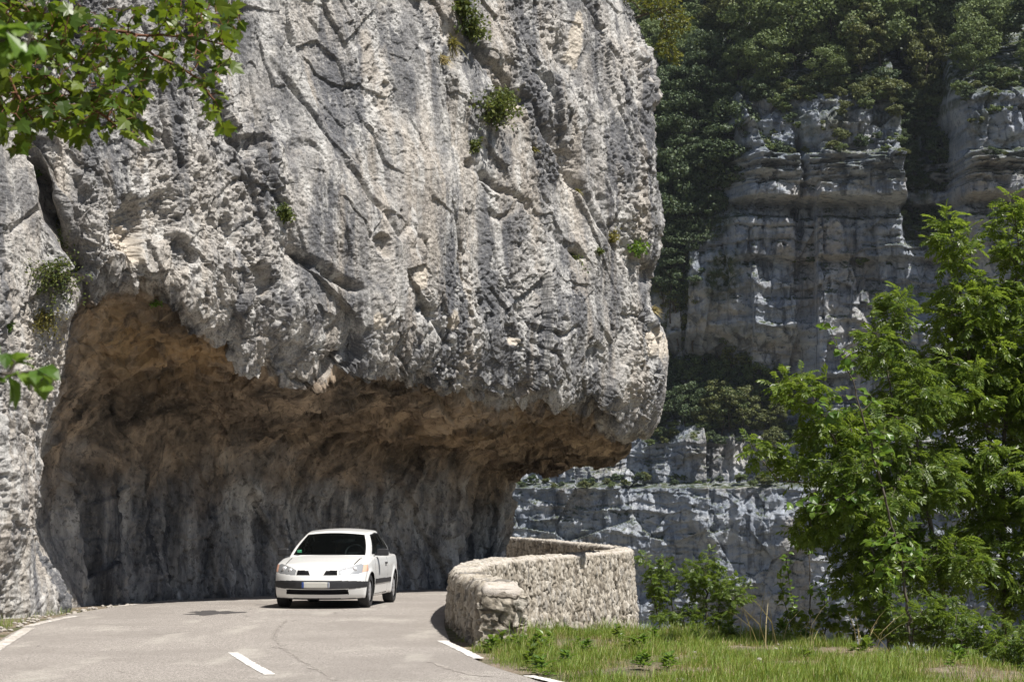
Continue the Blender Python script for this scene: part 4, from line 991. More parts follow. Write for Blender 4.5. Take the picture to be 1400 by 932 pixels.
def grow_tree(name, trunk, spec, n_att, step, leaf, leaf_scale, leaf_mat, label, cat, seed, per_node=2, group=None, tip=.0035, expo=.46, bark=None, infl=1.0, kill=.22, thin=6, hang=.35, part='trunk', crown='crown', grav=0.0, base=None, pitch=.5, world_shift=True):
    rg = np.random.RandomState(seed); att = blobs(rg, spec, n_att)
    nodes, par = colonize(trunk, att, step, infl, kill, seed=seed, grav=grav); rad, cnt = pipe_radii(nodes, par, tip, expo)
    o0 = np.array(trunk[0][0][0]) if base is None else np.array(base)
    root = empty(name, tuple(o0)); tag(root, label, cat, group)
    V, F = tubes(nodes - o0, par, rad, 6); link(part, npmesh(part, V, F), bark or M['bark'], root)
    cand = np.where((cnt <= thin) & (par >= 0))[0]; cand = np.repeat(cand, per_node)
    cand = cand[rg.rand(len(cand)) < .92]
    gdir = nodes[cand] - nodes[par[cand]]; gdir /= np.linalg.norm(gdir, axis=1)[:, None] + 1e-9
    rnd = rg.normal(size=gdir.shape); rnd[:, 2] *= .45; D = gdir * .55 + rnd * .75; D[:, 2] -= hang * .6
    D /= np.linalg.norm(D, axis=1)[:, None]; U = np.array([[0, 0, 1.]]) + rg.normal(size=D.shape) * pitch
    fr = rot_frames(D, U); T_, TF = leaf
    pos = nodes[cand] - o0 + rg.normal(size=D.shape) * step * .15
    V, F = scatter(T_, TF, pos, fr, leaf_scale * (.7 + .5 * rg.rand(len(pos))))
    link(crown, npmesh(crown, V, F, False), leaf_mat, root)
    return root
# --- far trees: crown of leaf clumps, shared by copies
def clump_crown(seed, R0, H0, nclump, nleaf, ls, base_h):
    rg = np.random.RandomState(seed); v = rg.normal(size=(nclump, 3)); v /= np.linalg.norm(v, axis=1)[:, None]; v *= (.35 + .65 * rg.rand(nclump, 1) ** .5)
    cen = v * np.array([R0, R0, H0 * .5]) + np.array([0, 0, base_h + H0 * .5]); taper = 1 - .45 * np.clip((cen[:, 2:3] - base_h) / H0 - .45, 0, 1); cen[:, :2] *= taper
    rc = R0 * (.14 + .22 * rg.rand(nclump)); out = []
    q = rg.normal(size=(nclump, nleaf, 3)); q /= np.linalg.norm(q, axis=2)[..., None]; q[..., 2] = q[..., 2] * .8 + .18
    r = (.55 + .5 * rg.rand(nclump, nleaf, 1)); pos = cen[:, None] + q * r * rc[:, None, None] * np.array([1.15, 1.15, .75])
    pos = pos.reshape(-1, 3); nrm = q.reshape(-1, 3) + rg.normal(size=pos.shape) * .55; nrm /= np.linalg.norm(nrm, axis=1)[:, None]
    D = np.cross(nrm, rg.normal(size=pos.shape)); fr = rot_frames(D, nrm)
    T_ = np.array([[-.5, -.35, 0], [.4, -.5, .08], [.55, .4, 0], [-.35, .5, .1]]); V, F = scatter(T_, np.array([[0, 1, 2, 3]]), pos, fr, ls * (.6 + .8 * rg.rand(len(pos))))
    return V, F
def far_tree_proto(name, seed, R0, H0, base_h, mat, label, cat, group, nclump=34, nleaf=55, ls=.42):
    root = empty(name, (0, 0, -5000)); tag(root, label, cat, group)
    rg = np.random.RandomState(seed + 50)
    nodes = [np.array([0, 0, -1.5])]; par = [-1]
    for k in range(6): nodes.append(nodes[-1] + np.array([rg.normal() * .18, rg.normal() * .18, (base_h + H0 * .7 + 1.5) / 6])); par.append(len(nodes) - 2)
    rad = list(np.linspace(.20, .06, 7) * (H0 / 8))
    for k in range(7):
        s = 3 + k % 4; p = nodes[s]; a = rg.rand() * 6.28; e = p + np.array([math.cos(a) * R0 * .7, math.sin(a) * R0 * .7, H0 * .16]); nodes.append(e); par.append(s); rad.append(.03)
    V, F = tubes(np.array(nodes), np.array(par), np.array(rad), 5); link('trunk', npmesh('trunk', V, F), M['bark_dark'], root)
    V, F = clump_crown(seed, R0, H0, nclump, nleaf, ls, base_h); link('crown', npmesh('crown', V, F, False), mat, root)
    return root
class Placer:
    def __init__(s, proto): s.p = proto; s.used = False
    def put(s, loc, rz, sc, label=None, group=None, cat=None):
        o = s.p if not s.used else copy_tree(s.p); s.used = True
        o.location = tuple(loc); o.rotation_euler = (0, 0, rz); o.scale = (sc, sc, sc * (.9 + .25 * random.random()))
        if label: o['label'] = label
        if group: o['group'] = group
        if cat: o['category'] = cat
        return o
random.seed(5)
G_F = 'broadleaf trees of the forest above the far cliff'
L_F = 'broadleaf tree in the dense forest above the far cliff'
forest = [Placer(far_tree_proto('forest_tree', 200 + k, 4.0 + .35 * (k % 3), 9.0 + (k % 2) * 2, 2.2, (M['l_far'], M['l_far2'], M['l_far'], M['l_far3'], M['l_far'])[k], L_F, 'tree', G_F, 70, 130, .25)) for k in range(5)]
rr_ = random.Random(11)
for row, q in enumerate((104, 66, 22, -28, -85)):
    for i in range(-2, 9):
        px = 885 + i * 67 + rr_.uniform(-20, 20) + (row % 2) * 33; qq = q + rr_.uniform(-12, 12)
        if row == 0 and 1040 < px < 1240: qq -= 6
        k = rr_.choice([0, 0, 1, 2, 2, 3, 4]); p = far_at(px, qq)
        forest[k].put(p, rr_.uniform(0, 6.28), rr_.uniform(.78, 1.3) * (.72 if row == 0 else 1), L_F, G_F)
G_G = 'dark trees filling the gully left of the far buttress'
L_G = 'dark green tree in the shady gully left of the far buttress'
gul = [Placer(far_tree_proto('gully_tree', 230 + k, 2.6, 5.5, .6, (M['l_far2'], M['l_far2'], M['l_far2'])[k], L_G, 'tree', G_G, 44, 120, .16)) for k in range(3)]
for row, q in enumerate((405, 362, 320, 278, 238, 198, 160, 124)):
    for i in range(4):
        px = 904 + i * 33 + rr_.uniform(-12, 12); qq = q + rr_.uniform(-10, 10)
        if px > 1018 - (q > 330) * 40 or rr_.random() < .12: continue
        (gul + forest[1:2] + forest[1:2])[rr_.choice([0, 1, 2, 3, 4])].put(far_at(px, qq), rr_.uniform(0, 6.28), rr_.uniform(.6, 1.4), L_G, G_G)
G_R = 'trees in the narrow gully near the right edge'
L_R = 'small dark tree in the narrow gully right of the far buttress'
for q in (330, 300, 272, 244, 216, 188, 160, 134):
    for px in (1258, 1284, 1310):
        if rr_.random() < .2: continue
        gul[rr_.choice([0, 1, 2])].put(far_at(px + rr_.uniform(-9, 9), q + rr_.uniform(-9, 9)), rr_.uniform(0, 6.28), rr_.uniform(.5, .95), L_R, G_R)
G_L = 'trees on the wooded ledge halfway up the far cliff'
L_L = 'bushy tree on the wooded ledge halfway up the far cliff'
led = [Placer(far_tree_proto('ledge_tree', 250 + k, 2.9, 6.2, .8, (M['l_far3'], M['l_far2'], M['l_far'])[k], L_L, 'tree', G_L, 40, 100, .22)) for k in range(3)]
for q, x0, x1, n in ((588, 905, 1080, 8), (565, 900, 1085, 9), (540, 900, 1075, 8), (512, 905, 1050, 7), (484, 905, 1020, 5), (455, 905, 975, 4), (428, 905, 960, 3)):
    for i in range(n):
        px = x0 + (x1 - x0) * (i + rr_.uniform(.1, .9)) / n
        led[rr_.choice([0, 0, 1, 1, 2])].put(far_at(px, q + rr_.uniform(-6, 6)), rr_.uniform(0, 6.28), rr_.uniform(.45, 1.0), L_L, G_L)
# shrubs on the far rock
G_S = 'shrubs clinging to the far cliff'
L_S = 'small shrub clinging to a ledge of the far cliff'
def shrub_proto(name, seed, mat, label, cat, group, R0=1.1, H0=1.3, ls=.12, ncl=22, nl=90):
    V, F = clump_crown(seed, R0, H0, ncl, nl, ls, .05)
    o = link(name, npmesh(name, V, F, False), mat); o.location = (0, 0, -5000); return tag(o, label, cat, group)
fs = [Placer(shrub_proto('cliff_shrub', 270 + k, (M['l_far3'], M['l_far2'], M['l_far'])[k], L_S, 'shrub', G_S)) for k in range(3)]
for _ in range(85):
    px = rr_.uniform(1035, 1400); q = 108 + 105 * rr_.random() ** 1.6
    if 1243 < px < 1322: continue
    fs[rr_.choice([0, 0, 1, 2])].put(far_at(px, q), rr_.uniform(0, 6.28), rr_.uniform(.5, 1.35), L_S, G_S)
for _ in range(60):
    px = rr_.uniform(1030, 1400); fs[rr_.choice([0, 1, 2])].put(far_at(px, rr_.uniform(96, 124)), rr_.uniform(0, 6.28), rr_.uniform(.8, 1.9), L_S, G_S)
for _ in range(34):
    px = rr_.uniform(690, 1060); fs[rr_.choice([0, 1, 2])].put(far_at(px, 663 + rr_.uniform(-5, 5) - (px > 860) * rr_.uniform(0, 9)), rr_.uniform(0, 6.28), rr_.uniform(.35, .95), L_S, G_S)
for q0, a0, a1, n in ((603, 880, 1100, 22), (350, 900, 1010, 10), (590, 900, 1100, 14), (352, 1020, 1260, 5)):
    for _ in range(n): fs[rr_.choice([0, 1, 2])].put(far_at(rr_.uniform(a0, a1), q0 + rr_.uniform(-7, 7)), rr_.uniform(0, 6.28), rr_.uniform(.4, 1.1), L_S, G_S)

# ------------------------------------------------------------------ shrubs and tufts on the near cliff
def rock_shrub(px, py, size, label, mat, seed, name='rock_shrub', cat='shrub', n=26, leaf=.10, droop=.0, spread=1.0, tall=1.0, twig=True):
    p, nrm = cliff_at(px, py); rg = np.random.RandomState(seed)
    root = empty(name, tuple(p - nrm * .05)); tag(root, label, cat)
    nodes, par, rad, tips = [np.zeros(3)], [-1], [.02 * size], []
    for k in range(n):
        dv_ = nrm * (.35 + .5 * rg.rand()) + np.array([0, 0, .8 * tall - droop]) + rg.normal(size=3) * np.array([.75, .5, .45]) * spread; dv_ /= np.linalg.norm(dv_); L = size * (.35 + .65 * rg.rand()); prev = 0
        for s in range(1, 5):
            q = dv_ * L * s / 4 + rg.normal(size=3) * .04 * size + np.array([0, 0, -droop * size * .35 * (s / 4) ** 2]); nodes.append(q); par.append(prev); rad.append(.010 * size * (1.2 - s / 5)); prev = len(nodes) - 1
            if s >= 2: tips.append(q)
    V, F = tubes(np.array(nodes), np.array(par), np.array(rad), 4); link('stems', npmesh('stems', V, F), M['bark_dark'], root)
    tips = np.repeat(np.array(tips), 7, axis=0); tips = tips + rg.normal(size=tips.shape) * size * .085
    D = rg.normal(size=tips.shape); D[:, 2] -= .2; T_, TF = simple_leaf(.55); fr = rot_frames(D, rg.normal(size=D.shape) * .7 + np.array([0, 0, 1.]))
    V, F = scatter(T_, TF, tips, fr, leaf * (.6 + .8 * rg.rand(len(tips)))); link('foliage', npmesh('foliage', V, F, False), mat, root)
    return root
def tuft(px, py, size, label, mat, seed, n=110, hang=.6):
    p, nrm = cliff_at(px, py); rg = np.random.RandomState(seed); D = nrm * .6 + rg.normal(size=(n, 3)) * .5 + np.array([0, 0, .5]); D /= np.linalg.norm(D, axis=1)[:, None]
    L = size * (.5 + .6 * rg.rand(n)); S = np.cross(D, rg.normal(size=D.shape)); S /= np.linalg.norm(S, axis=1)[:, None]; w = .012
    pos = rg.normal(size=(n, 3)) * size * .12; V = []
    for f, ww in ((0, 1), (.5, .8), (1, .1)):
        c = pos + D * (L * f)[:, None]; c[:, 2] -= hang * L * f * f; V += [c - S * w * ww, c + S * w * ww]
    V = np.stack(V, 1).reshape(-1, 3); F = np.concatenate([[[0, 1, 3, 2], [2, 3, 5, 4]]] * 1); F = (np.array(F)[None] + (np.arange(n) * 6)[:, None, None]).reshape(-1, 4)
    o = link('grass_tuft', npmesh('grass_tuft', V, F, False), mat); o.location = tuple(p - nrm * .04); return tag(o, label, 'grass tuft')
rock_shrub(640, 52, .62, 'dark leafy shrub in the cleft near the top edge of the cliff face', M['l_shrub'], 1, n=34)
rock_shrub(628, 18, .55, 'leafy shrub at the very top of the cliff cleft', M['l_shrub'], 2, n=30)
rock_shrub(668, 168, .85, 'largest shrub on the cliff face, wiry and upright above the pale chipped patch', M['l_shrub'], 3, n=46, leaf=.085)
rock_shrub(684, 150, .55, 'wiry shrub leaning over the rough hollow in the upper cliff', M['l_shrub'], 4, n=26, leaf=.085)
rock_shrub(648, 208, .36, 'narrow green shrub in a crack below the largest cliff shrub', M['l_shrub'], 5, n=16, leaf=.07)
rock_shrub(385, 300, .32, 'small green shrub alone beside the slanting crack in the middle of the cliff', M['l_shrub'], 6, n=18, leaf=.07)
rock_shrub(870, 345, .42, 'bright leafy shrub near the right rim of the cliff', M['l_haz'], 7, n=20, leaf=.085)
rock_shrub(834, 330, .34, 'yellowish grassy shrub left of the bright shrub at the right rim', M['l_dry'], 8, n=20, leaf=.06)
rock_shrub(776, 352, .45, 'dark trailing shrub at the lower end of the long slanting crack', M['l_shrub'], 9, n=20, leaf=.065, droop=.9)
rock_shrub(818, 346, .20, 'tiny shrub on the small dark ledge at the right of the cliff', M['l_shrub'], 10, n=12, leaf=.06)
rock_shrub(80, 372, .62, 'hanging yellow green shrub at the left corner of the rock gallery', M['l_shrub'], 12, n=46, leaf=.055, droop=.9, spread=1.15)
rock_shrub(78, 332, .52, 'leafy shrub rooted in the deep crack above the hanging shrub', M['l_shrub'], 13, n=34, leaf=.055, droop=.5)
rock_shrub(62, 425, .50, 'straggly shrub below the hanging shrub at the gallery corner', M['l_dry'], 14, n=26, leaf=.05, droop=1.1)
rock_shrub(8, 452, .26, 'small green plant on the left pillar at the picture rim', M['l_haz'], 15, n=14, leaf=.06)
rock_shrub(44, 242, .20, 'little plant in the upper part of the dark crack', M['l_haz'], 16, n=10, leaf=.05)
rock_shrub(203, 432, .16, 'tiny fern like plant under the brown gallery roof', M['l_haz'], 17, n=10, leaf=.05)
tuft(604, 82, .30, 'straw coloured grass tuft below the cleft shrub', M['straw'], 1); tuft(618, 60, .36, 'green grass tuft right beside the cleft shrub', M['l_dry'], 2)
tuft(893, 425, .34, 'orange yellow grass tuft on the right rim of the cliff', M['straw'], 3); tuft(730, 205, .2, 'small green tuft among the rough ledges of the upper cliff', M['l_dry'], 4, 60)
tuft(790, 262, .2, 'small green tuft at the end of the rough band on the cliff', M['l_dry'], 5, 60)
# conifer like shrub leaning out over the rim
pt = np.array(W(880, 30, 53.3))
grow_tree('rim_tree', [([tuple(pt + np.array([-.9, .6, -.3])), tuple(pt + np.array([-.2, .2, .15])), tuple(pt + np.array([.5, 0, .35]))], False)],
          [(tuple(W(900, 5, 53.2)), (.62, .5, .42), 3), (tuple(W(922, 30, 53.2)), (.45, .4, .40), 3), (tuple(W(910, 62, 53.2)), (.34, .4, .36), 2), (tuple(W(925, 78, 53.2)), (.2, .3, .24), 1), (tuple(W(850, -8, 52.6)), (.5, .4, .3), 1.4)], 900, .07, simple_leaf(.45), .10, M['l_rim'],
          'yellow green bushy tree leaning out over the top right rim of the cliff', 'tree', 77, per_node=3, infl=.6, kill=.10, tip=.0035, bark=M['bark'])

# ------------------------------------------------------------------ trees on the right bank
def gz(x, y): return float(terrain_z(np.array([[x, y]]))[0])
def B(px, py, Y, rx, ry, rz, w): return (tuple(W(px, py, Y)), (rx, ry, rz), w)
def trunk_px(pts):
    P_ = [W(*p) for p in pts]; b = P_[0].copy(); b[2] = gz(b[0], b[1]) - .25
    return [tuple(b)] + [tuple(p) for p in P_[1:]]
ASH = pinnate(5, .25, .042, .098, 1, .4); ASH2 = pinnate(4, .21, .046, .092, 2, .3); HZ_ = simple_leaf(.78, .10, .22)
HZ_LEAF = (HZ_[0], HZ_[1])
grow_tree('ash_tree', [(trunk_px([(1372, 915, 30.6), (1374, 800, 30.6), (1368, 650, 30.6), (1385, 480, 30.7), (1392, 330, 30.8)]), False), ([W(1368, 650, 30.6), W(1330, 520, 30.5), W(1312, 400, 30.5), W(1300, 320, 30.5)], True)],
          [B(1392, 292, 30.7, .34, .4, .36, 1.2), B(1302, 330, 30.4, 0.31, 0.45, 0.62, 1.5), B(1392, 330, 30.8, 0.47, 0.56, 0.50, 1.8), B(1345, 430, 30.6, 0.84, 0.90, 0.62, 4), B(1310, 520, 30.5, 0.90, 1.01, 0.67, 4), B(1395, 520, 30.8, 0.78, 1.01, 0.90, 4), B(1370, 650, 30.4, 0.90, 1.01, 0.67, 3), B(1300, 640, 30.3, 0.67, 0.78, 0.56, 2.4), B(1385, 770, 30.4, 0.62, 0.78, 0.67, 1.6), B(1335, 740, 30.4, 0.56, 0.67, 0.50, 1.6)],
          2200, .085, ASH, .92, M['l_ash'], 'tall young ash tree with feathery leaves at the right edge', 'tree', 301, per_node=3, infl=.9, kill=.16, tip=.0032, expo=.47)
grow_tree('ash_tree', [(trunk_px([(1292, 908, 29.2), (1288, 800, 29.2), (1262, 660, 29.1), (1250, 560, 29.1), (1232, 430, 29.0)]), False), ([W(1262, 660, 29.1), W(1222, 560, 28.6), W(1205, 470, 28.6)], True)],
          [B(1225, 420, 29, .30, .45, .42, 1.4), B(1205, 480, 28.6, .42, .5, .36, 1.8), B(1245, 540, 29.1, .60, .8, .48, 3), B(1190, 590, 28.4, .55, .7, .42, 2.6), B(1260, 650, 29.1, .62, .8, .5, 2.6), B(1205, 690, 28.4, .55, .7, .42, 2.2), B(1235, 760, 29.0, .6, .7, .42, 2.2), B(1300, 770, 29.0, .6, .7, .45, 2.2), B(1165, 745, 28.6, .4, .5, .3, 1.2), B(1160, 640, 27.4, .35, .5, .3, 1.2)],
          1750, .085, ASH, .88, M['l_ash2'], 'slender ash tree with a bare leaning stem left of the tall one', 'tree', 302, per_node=3, infl=.9, kill=.16, tip=.003, expo=.47)
grow_tree('ash_tree', [(trunk_px([(1232, 890, 28.6), (1205, 800, 28.5), (1172, 690, 28.2), (1140, 600, 28.0), (1110, 540, 27.9)]), False), ([W(1172, 690, 28.2), W(1110, 660, 27.8), W(1062, 655, 27.7), W(1022, 602, 27.6)], True)],
          [B(1095, 530, 27.9, .42, .5, .28, 1.8), B(1140, 590, 28, .50, .6, .34, 2.4), B(1090, 630, 27.8, .46, .5, .30, 2), B(1035, 612, 27.6, .22, .3, .16, .7), B(1160, 700, 28, .55, .7, .38, 2.2), B(1110, 720, 27.8, .40, .5, .26, 1.4), B(1180, 790, 28.2, .5, .6, .34, 1.5)],
          1000, .085, ASH2, .9, M['l_ash'], 'leaning ash sapling whose long branch reaches left over the gorge', 'tree', 303, per_node=3, infl=.9, kill=.16, tip=.003, expo=.46)
grow_tree('hazel_tree', [(trunk_px([(1262, 900, 27.8), (1235, 780, 27.6), (1200, 640, 27.2), (1165, 520, 27.0), (1135, 450, 26.9)]), False)],
          [B(1130, 445, 26.9, .16, .25, .15, .8), B(1155, 490, 27, .26, .3, .26, 1.6), B(1178, 540, 27, .30, .35, .25, 1.6), B(1200, 610, 27.1, .34, .4, .30, 1.4), B(1130, 560, 26.9, .25, .3, .16, .8), B(1110, 690, 27.1, .4, .4, .2, 1), B(1225, 760, 27.4, .6, .5, .35, 2)],
          420, .10, HZ_LEAF, .125, M['l_haz'], 'thin hazel with large rounded leaves leaning in front of the ash saplings', 'tree', 304, per_node=2, infl=.9, kill=.2, tip=.0035)
grow_tree('ash_tree', [(trunk_px([(1448, 930, 30.6), (1440, 780, 30.6), (1436, 600, 30.6), (1425, 420, 30.7)]), False)],
          [B(1425, 400, 30.7, .4, .5, .5, 1.5), B(1425, 540, 30.6, .6, .8, .6, 3), B(1420, 690, 30.5, .6, .8, .6, 3), B(1410, 820, 30.4, .5, .6, .5, 2)],
          430, .09, ASH, .92, M['l_ash2'], 'ash tree half cut off by the right rim of the picture', 'tree', 305, per_node=3, infl=.9, kill=.17, tip=.0032)
def bush(name, base, spec, n, leaf, ls, mat, label, seed, cat='shrub', per=3, stems=5, tip=.0028, step=.07, kill=.11):
    rg = np.random.RandomState(seed); b = np.array(W(*base)); b[2] = gz(b[0], b[1]) - .2; tr = []
    for k in range(stems):
        s = spec[k % len(spec)]; e = np.array(s[0]) + rg.normal(size=3) * np.array(s[1]) * .3; m_ = (b + e) / 2 + rg.normal(size=3) * .06; tr.append(([tuple(b + rg.normal(size=3) * np.array([.03, .03, 0]) * (k > 0)), tuple(m_), tuple(e)], False))
    return grow_tree(name, tr, spec, n, step, leaf, ls, mat, label, cat, seed, per_node=per, infl=.6, kill=kill, tip=tip, part='stems', crown='foliage', base=b, thin=8)
bush('leafy_shrub', (955, 868, 31.6), [B(905, 800, 31.8, .26, .35, .36, 2), B(960, 790, 31.6, .34, .4, .36, 3), B(1000, 812, 31.4, .32, .4, .32, 2.5), B(950, 845, 31.4, .60, .4, .22, 3), B(972, 760, 31.6, .10, .12, .22, .7), B(882, 765, 32.2, .12, .2, .16, .7), B(905, 765, 31.9, .12, .2, .15, .7)], 620, ASH2, .55, M['l_ash2'],
     'bushy green shrub against the right end of the parapet wall', 311, per=4, stems=7)
bush('leafy_shrub', (1105, 872, 30.4), [B(1090, 850, 30.4, .35, .4, .2, 2), B(1140, 845, 30.2, .4, .4, .3, 2), B(1190, 850, 29.8, .4, .4, .34, 2), B(1070, 800, 30.4, .12, .2, .3, .6)], 360, HZ_LEAF, .10, M['l_ash2'],
     'low dark shrub in the shade under the leaning ash sapling', 312)
bush('leafy_shrub', (1250, 900, 28.0), [B(1230, 850, 28.2, .45, .4, .34, 2), B(1290, 850, 27.6, .45, .4, .40, 2), B(1340, 870, 27.0, .40, .4, .40, 2), B(1395, 890, 26.2, .40, .4, .36, 2)], 520, ASH2, .62, M['l_ash2'],
     'dark understorey shrub around the feet of the ash trees', 313, per=4)
bush('leafy_shrub', (1118, 880, 30.6), [B(1075, 770, 30.8, .10, .2, .2, 1), B(1100, 740, 30.8, .22, .3, .2, 1), B(1120, 810, 30.5, .26, .3, .22, 1)], 150, HZ_LEAF, .075, M['l_haz'],
     'loose pale shrub between the wall shrub and the ash saplings', 314, per=2, stems=4)

# ------------------------------------------------------------------ maple reaching in from the left, sapling close to the camera
Tm = np.array([-3.3, 7.6, 0.0])
tr = [([tuple(Tm + np.array([0, 0, -.2])), tuple(Tm + np.array([.05, 0, 1.6])), tuple(Tm + np.array([.1, .1, 3.2])), tuple(Tm + np.array([.2, .2, 4.6]))], False)]
for pts in ([(-190, -110, 8.0), (-60, -30, 8.1), (60, 20, 8.2), (180, 60, 8.3), (270, 105, 8.3), (300, 150, 8.3)], [(-190, -60, 7.9), (-60, 40, 7.9), (60, 100, 8.0), (130, 150, 8.0), (170, 180, 8.0)],
            [(-190, -130, 8.4), (60, -70, 8.5), (200, -25, 8.5), (290, 8, 8.6), (325, 14, 8.6)], [(120, 40, 8.25), (200, 48, 8.2), (270, 50, 8.2), (318, 70, 8.2)], [(-60, 30, 7.8), (0, 80, 7.7), (30, 140, 7.7)]):
    p0 = tuple(Tm + np.array([.15, .1, 3.9 if pts[0][0] < -100 else 0])); P_ = [tuple(W(*p)) for p in pts]
    tr.append((([p0] if pts[0][0] < -100 else []) + P_, True))
MB_ = lambda px, py, Y, rx, rz, w: (tuple(W(px, py, Y)), (rx, .35, rz), w)
grow_tree('maple_tree', tr, [MB_(40, 140, 7.9, .15, .10, 4), MB_(110, 165, 7.9, .12, .07, 2.5), MB_(30, 20, 8, .26, .16, 6), MB_(120, 50, 8.1, .24, .14, 6), MB_(60, 100, 7.9, .20, .13, 5), MB_(150, 130, 8, .17, .10, 4), MB_(200, 80, 8.2, .17, .11, 4), MB_(250, 30, 8.3, .17, .12, 3), MB_(280, 100, 8.3, .11, .12, 2), MB_(180, 165, 8, .07, .06, 1.2), MB_(310, 30, 8.5, .07, .10, 1), MB_(290, 160, 8.3, .07, .05, .8), MB_(20, 160, 7.8, .10, .09, 1.3), MB_(10, 185, 7.8, .06, .05, 1.2), MB_(-10, 110, 7.8, .14, .16, 4), MB_(90, 175, 7.9, .09, .04, 1.5), MB_(-100, 0, 8, .4, .5, 5), MB_(60, -80, 8.3, .6, .2, 5), MB_(290, 65, 8.3, .08, .1, 1)],
          1900, .038, maple_leaf(), .054, M['l_maple'], 'maple tree whose leafy branches hang into the upper left corner', 'tree', 401, per_node=1, infl=.5, kill=.046, tip=.0014, expo=.40, thin=7, bark=M['twig'], hang=.7, pitch=.75, base=Tm, part='trunk')
Ts = np.array([-1.35, 3.55, 0.0])
def sprig_leaves():
    T_, TF = simple_leaf(.62, .08, .30); return T_, TF
grow_tree('sapling', [([tuple(Ts + np.array([0, 0, -.2])), tuple(Ts + np.array([.02, 0, .9])), tuple(Ts + np.array([.05, .05, 1.75])), tuple(Ts + np.array([.22, .1, 2.42]))], False),
                      ([tuple(Ts + np.array([.05, .05, 1.6])), tuple(W(-60, 520, 3.6)), tuple(W(0, 512, 3.6)), tuple(W(52, 506, 3.6))], True)],
          [(tuple(W(15, 508, 3.6)), (.045, .06, .03), 4), (tuple(W(52, 508, 3.6)), (.02, .04, .02), 2), (tuple(W(8, 52, 3.6)), (.05, .08, .02), 1.2), (tuple(W(-120, 300, 3.6)), (.12, .15, .3), 4)], 80, .022, sprig_leaves(), .05, M['l_haz'],
          'young sapling close to the camera whose blurred leaf sprig enters at the left rim', 'sapling', 402, per_node=2, infl=.4, kill=.022, tip=.0016, thin=5, base=Ts, hang=.6)
# ------------------------------------------------------------------ grass and stones of the verge
def blades(name, pos, H, mat, label, seed, w=.0034, lean=.5, kind='stuff'):
    rg = np.random.RandomState(seed); n = len(pos); az = rg.rand(n) * 6.283; D = np.stack([np.cos(az), np.sin(az), 0 * az], -1); S = np.stack([-np.sin(az + .6), np.cos(az + .6), 0 * az], -1); ln = lean * (.3 + rg.rand(n))
    V = []
    for f, ww in ((0, 1.), (.45, .85), (.8, .5), (1.0, .06)):
        c = pos + D * (H * ln * f * f)[:, None]; c[:, 2] += H * f * (1 - .30 * ln * f); V += [c - S * (w * ww * (.6 + H * 2))[:, None], c + S * (w * ww * (.6 + H * 2))[:, None]]
    V = np.stack(V, 1).reshape(-1, 3); F = np.array([[0, 1, 3, 2], [2, 3, 5, 4], [4, 5, 7, 6]]); F = (F[None] + (np.arange(n) * 8)[:, None, None]).reshape(-1, 4)
    return tag(link(name, npmesh(name, V, F, False), mat), label, 'grass', kind=kind)
rg = np.random.RandomState(9)
n = 480000; Pg = np.c_[rg.uniform(-1.2, 9.5, n), rg.uniform(15, 33.5, n)]
dr = seg_dist(Pg, ROAD_R); de = seg_dist(Pg, EDGE)
P3 = np.c_[Pg, np.zeros(n)]; dn = fbm(P3 * .55, 4, 130); dn2 = fbm(P3 * 1.6, 3, 131)
bare = sst(.15, .48, dn + .35 * dn2 + .55 * np.exp(-((Pg[:, 0] - 3.4) / 1.2) ** 2 - ((Pg[:, 1] - 26.6) / 1.5) ** 2) + .4 * np.exp(-((Pg[:, 0] - 2.0) / .8) ** 2 - ((Pg[:, 1] - 24.0) / .9) ** 2) - .10 * (Pg[:, 1] > 28.5))
edgeq = sst(.05, .45, dr + .12 * dn2)
wall_d = np.abs(seg_dist(Pg, WALL_C))
keep = (rg.rand(n) < edgeq * (1 - .86 * bare)) & (dr > .02) & (de < .9) & ~((wall_d < .27) & (Pg[:, 1] > 27.6))
Pk = Pg[keep]; zk = terrain_z(Pk); Hk = .72 * (.05 + .17 * rg.rand(len(Pk)) ** 1.6) * (1 + .55 * dn2[keep]) * (1 - .45 * bare[keep]) * (.55 + .45 * sst(.1, .8, dr[keep]))
near_wall = np.exp(-((Pk[:, 0] - .12) / .40) ** 2 - ((Pk[:, 1] - 27.2) / .9) ** 2); Hk *= 1 + 1.5 * near_wall; Hk *= .75 + .8 * sst(.0, .35, fbm(np.c_[Pk * 2.3, np.zeros(len(Pk))], 3, 133))
dry = rg.rand(len(Pk)) < np.clip(.12 + .7 * bare[keep] + .25 * sst(0, .3, dn[keep]), 0, .85)
blades('grass', np.c_[Pk, zk][~dry], Hk[~dry], M['grass'], 'green grass of the roadside verge below the parapet', 1)
blades('dry_grass', np.c_[Pk, zk][dry], Hk[dry] * .8, M['straw'], 'dry straw coloured grass scattered through the verge', 2)
# left-hand foot of the rock
n = 9000; Pl = np.c_[rg.uniform(-9.6, -7.3, n), rg.uniform(29, 38.5, n)]; dl = seg_dist(Pl, ROAD_L)
kl = (dl < -.28) & (rg.rand(n) < sst(.05, .3, fbm(np.c_[Pl * .9, np.zeros(n)], 3, 140) + .15 * (Pl[:, 1] < 34.5)))
Pl = Pl[kl]; blades('grass', np.c_[Pl, terrain_z(Pl)], .05 + .12 * rg.rand(len(Pl)) ** 2, M['grass'], 'little grass at the foot of the rock on the left', 3)
# tall seed-head stems among the shrubs
n = 60; Pt = np.c_[rg.uniform(3.0, 5.2, n), rg.uniform(26.5, 29.6, n)]; blades('tall_grass', np.c_[Pt, terrain_z(Pt)], .35 + .45 * rg.rand(n), M['straw'], 'tall bent grass stems in front of the dark shrubs', 4, w=.0035, lean=.7)
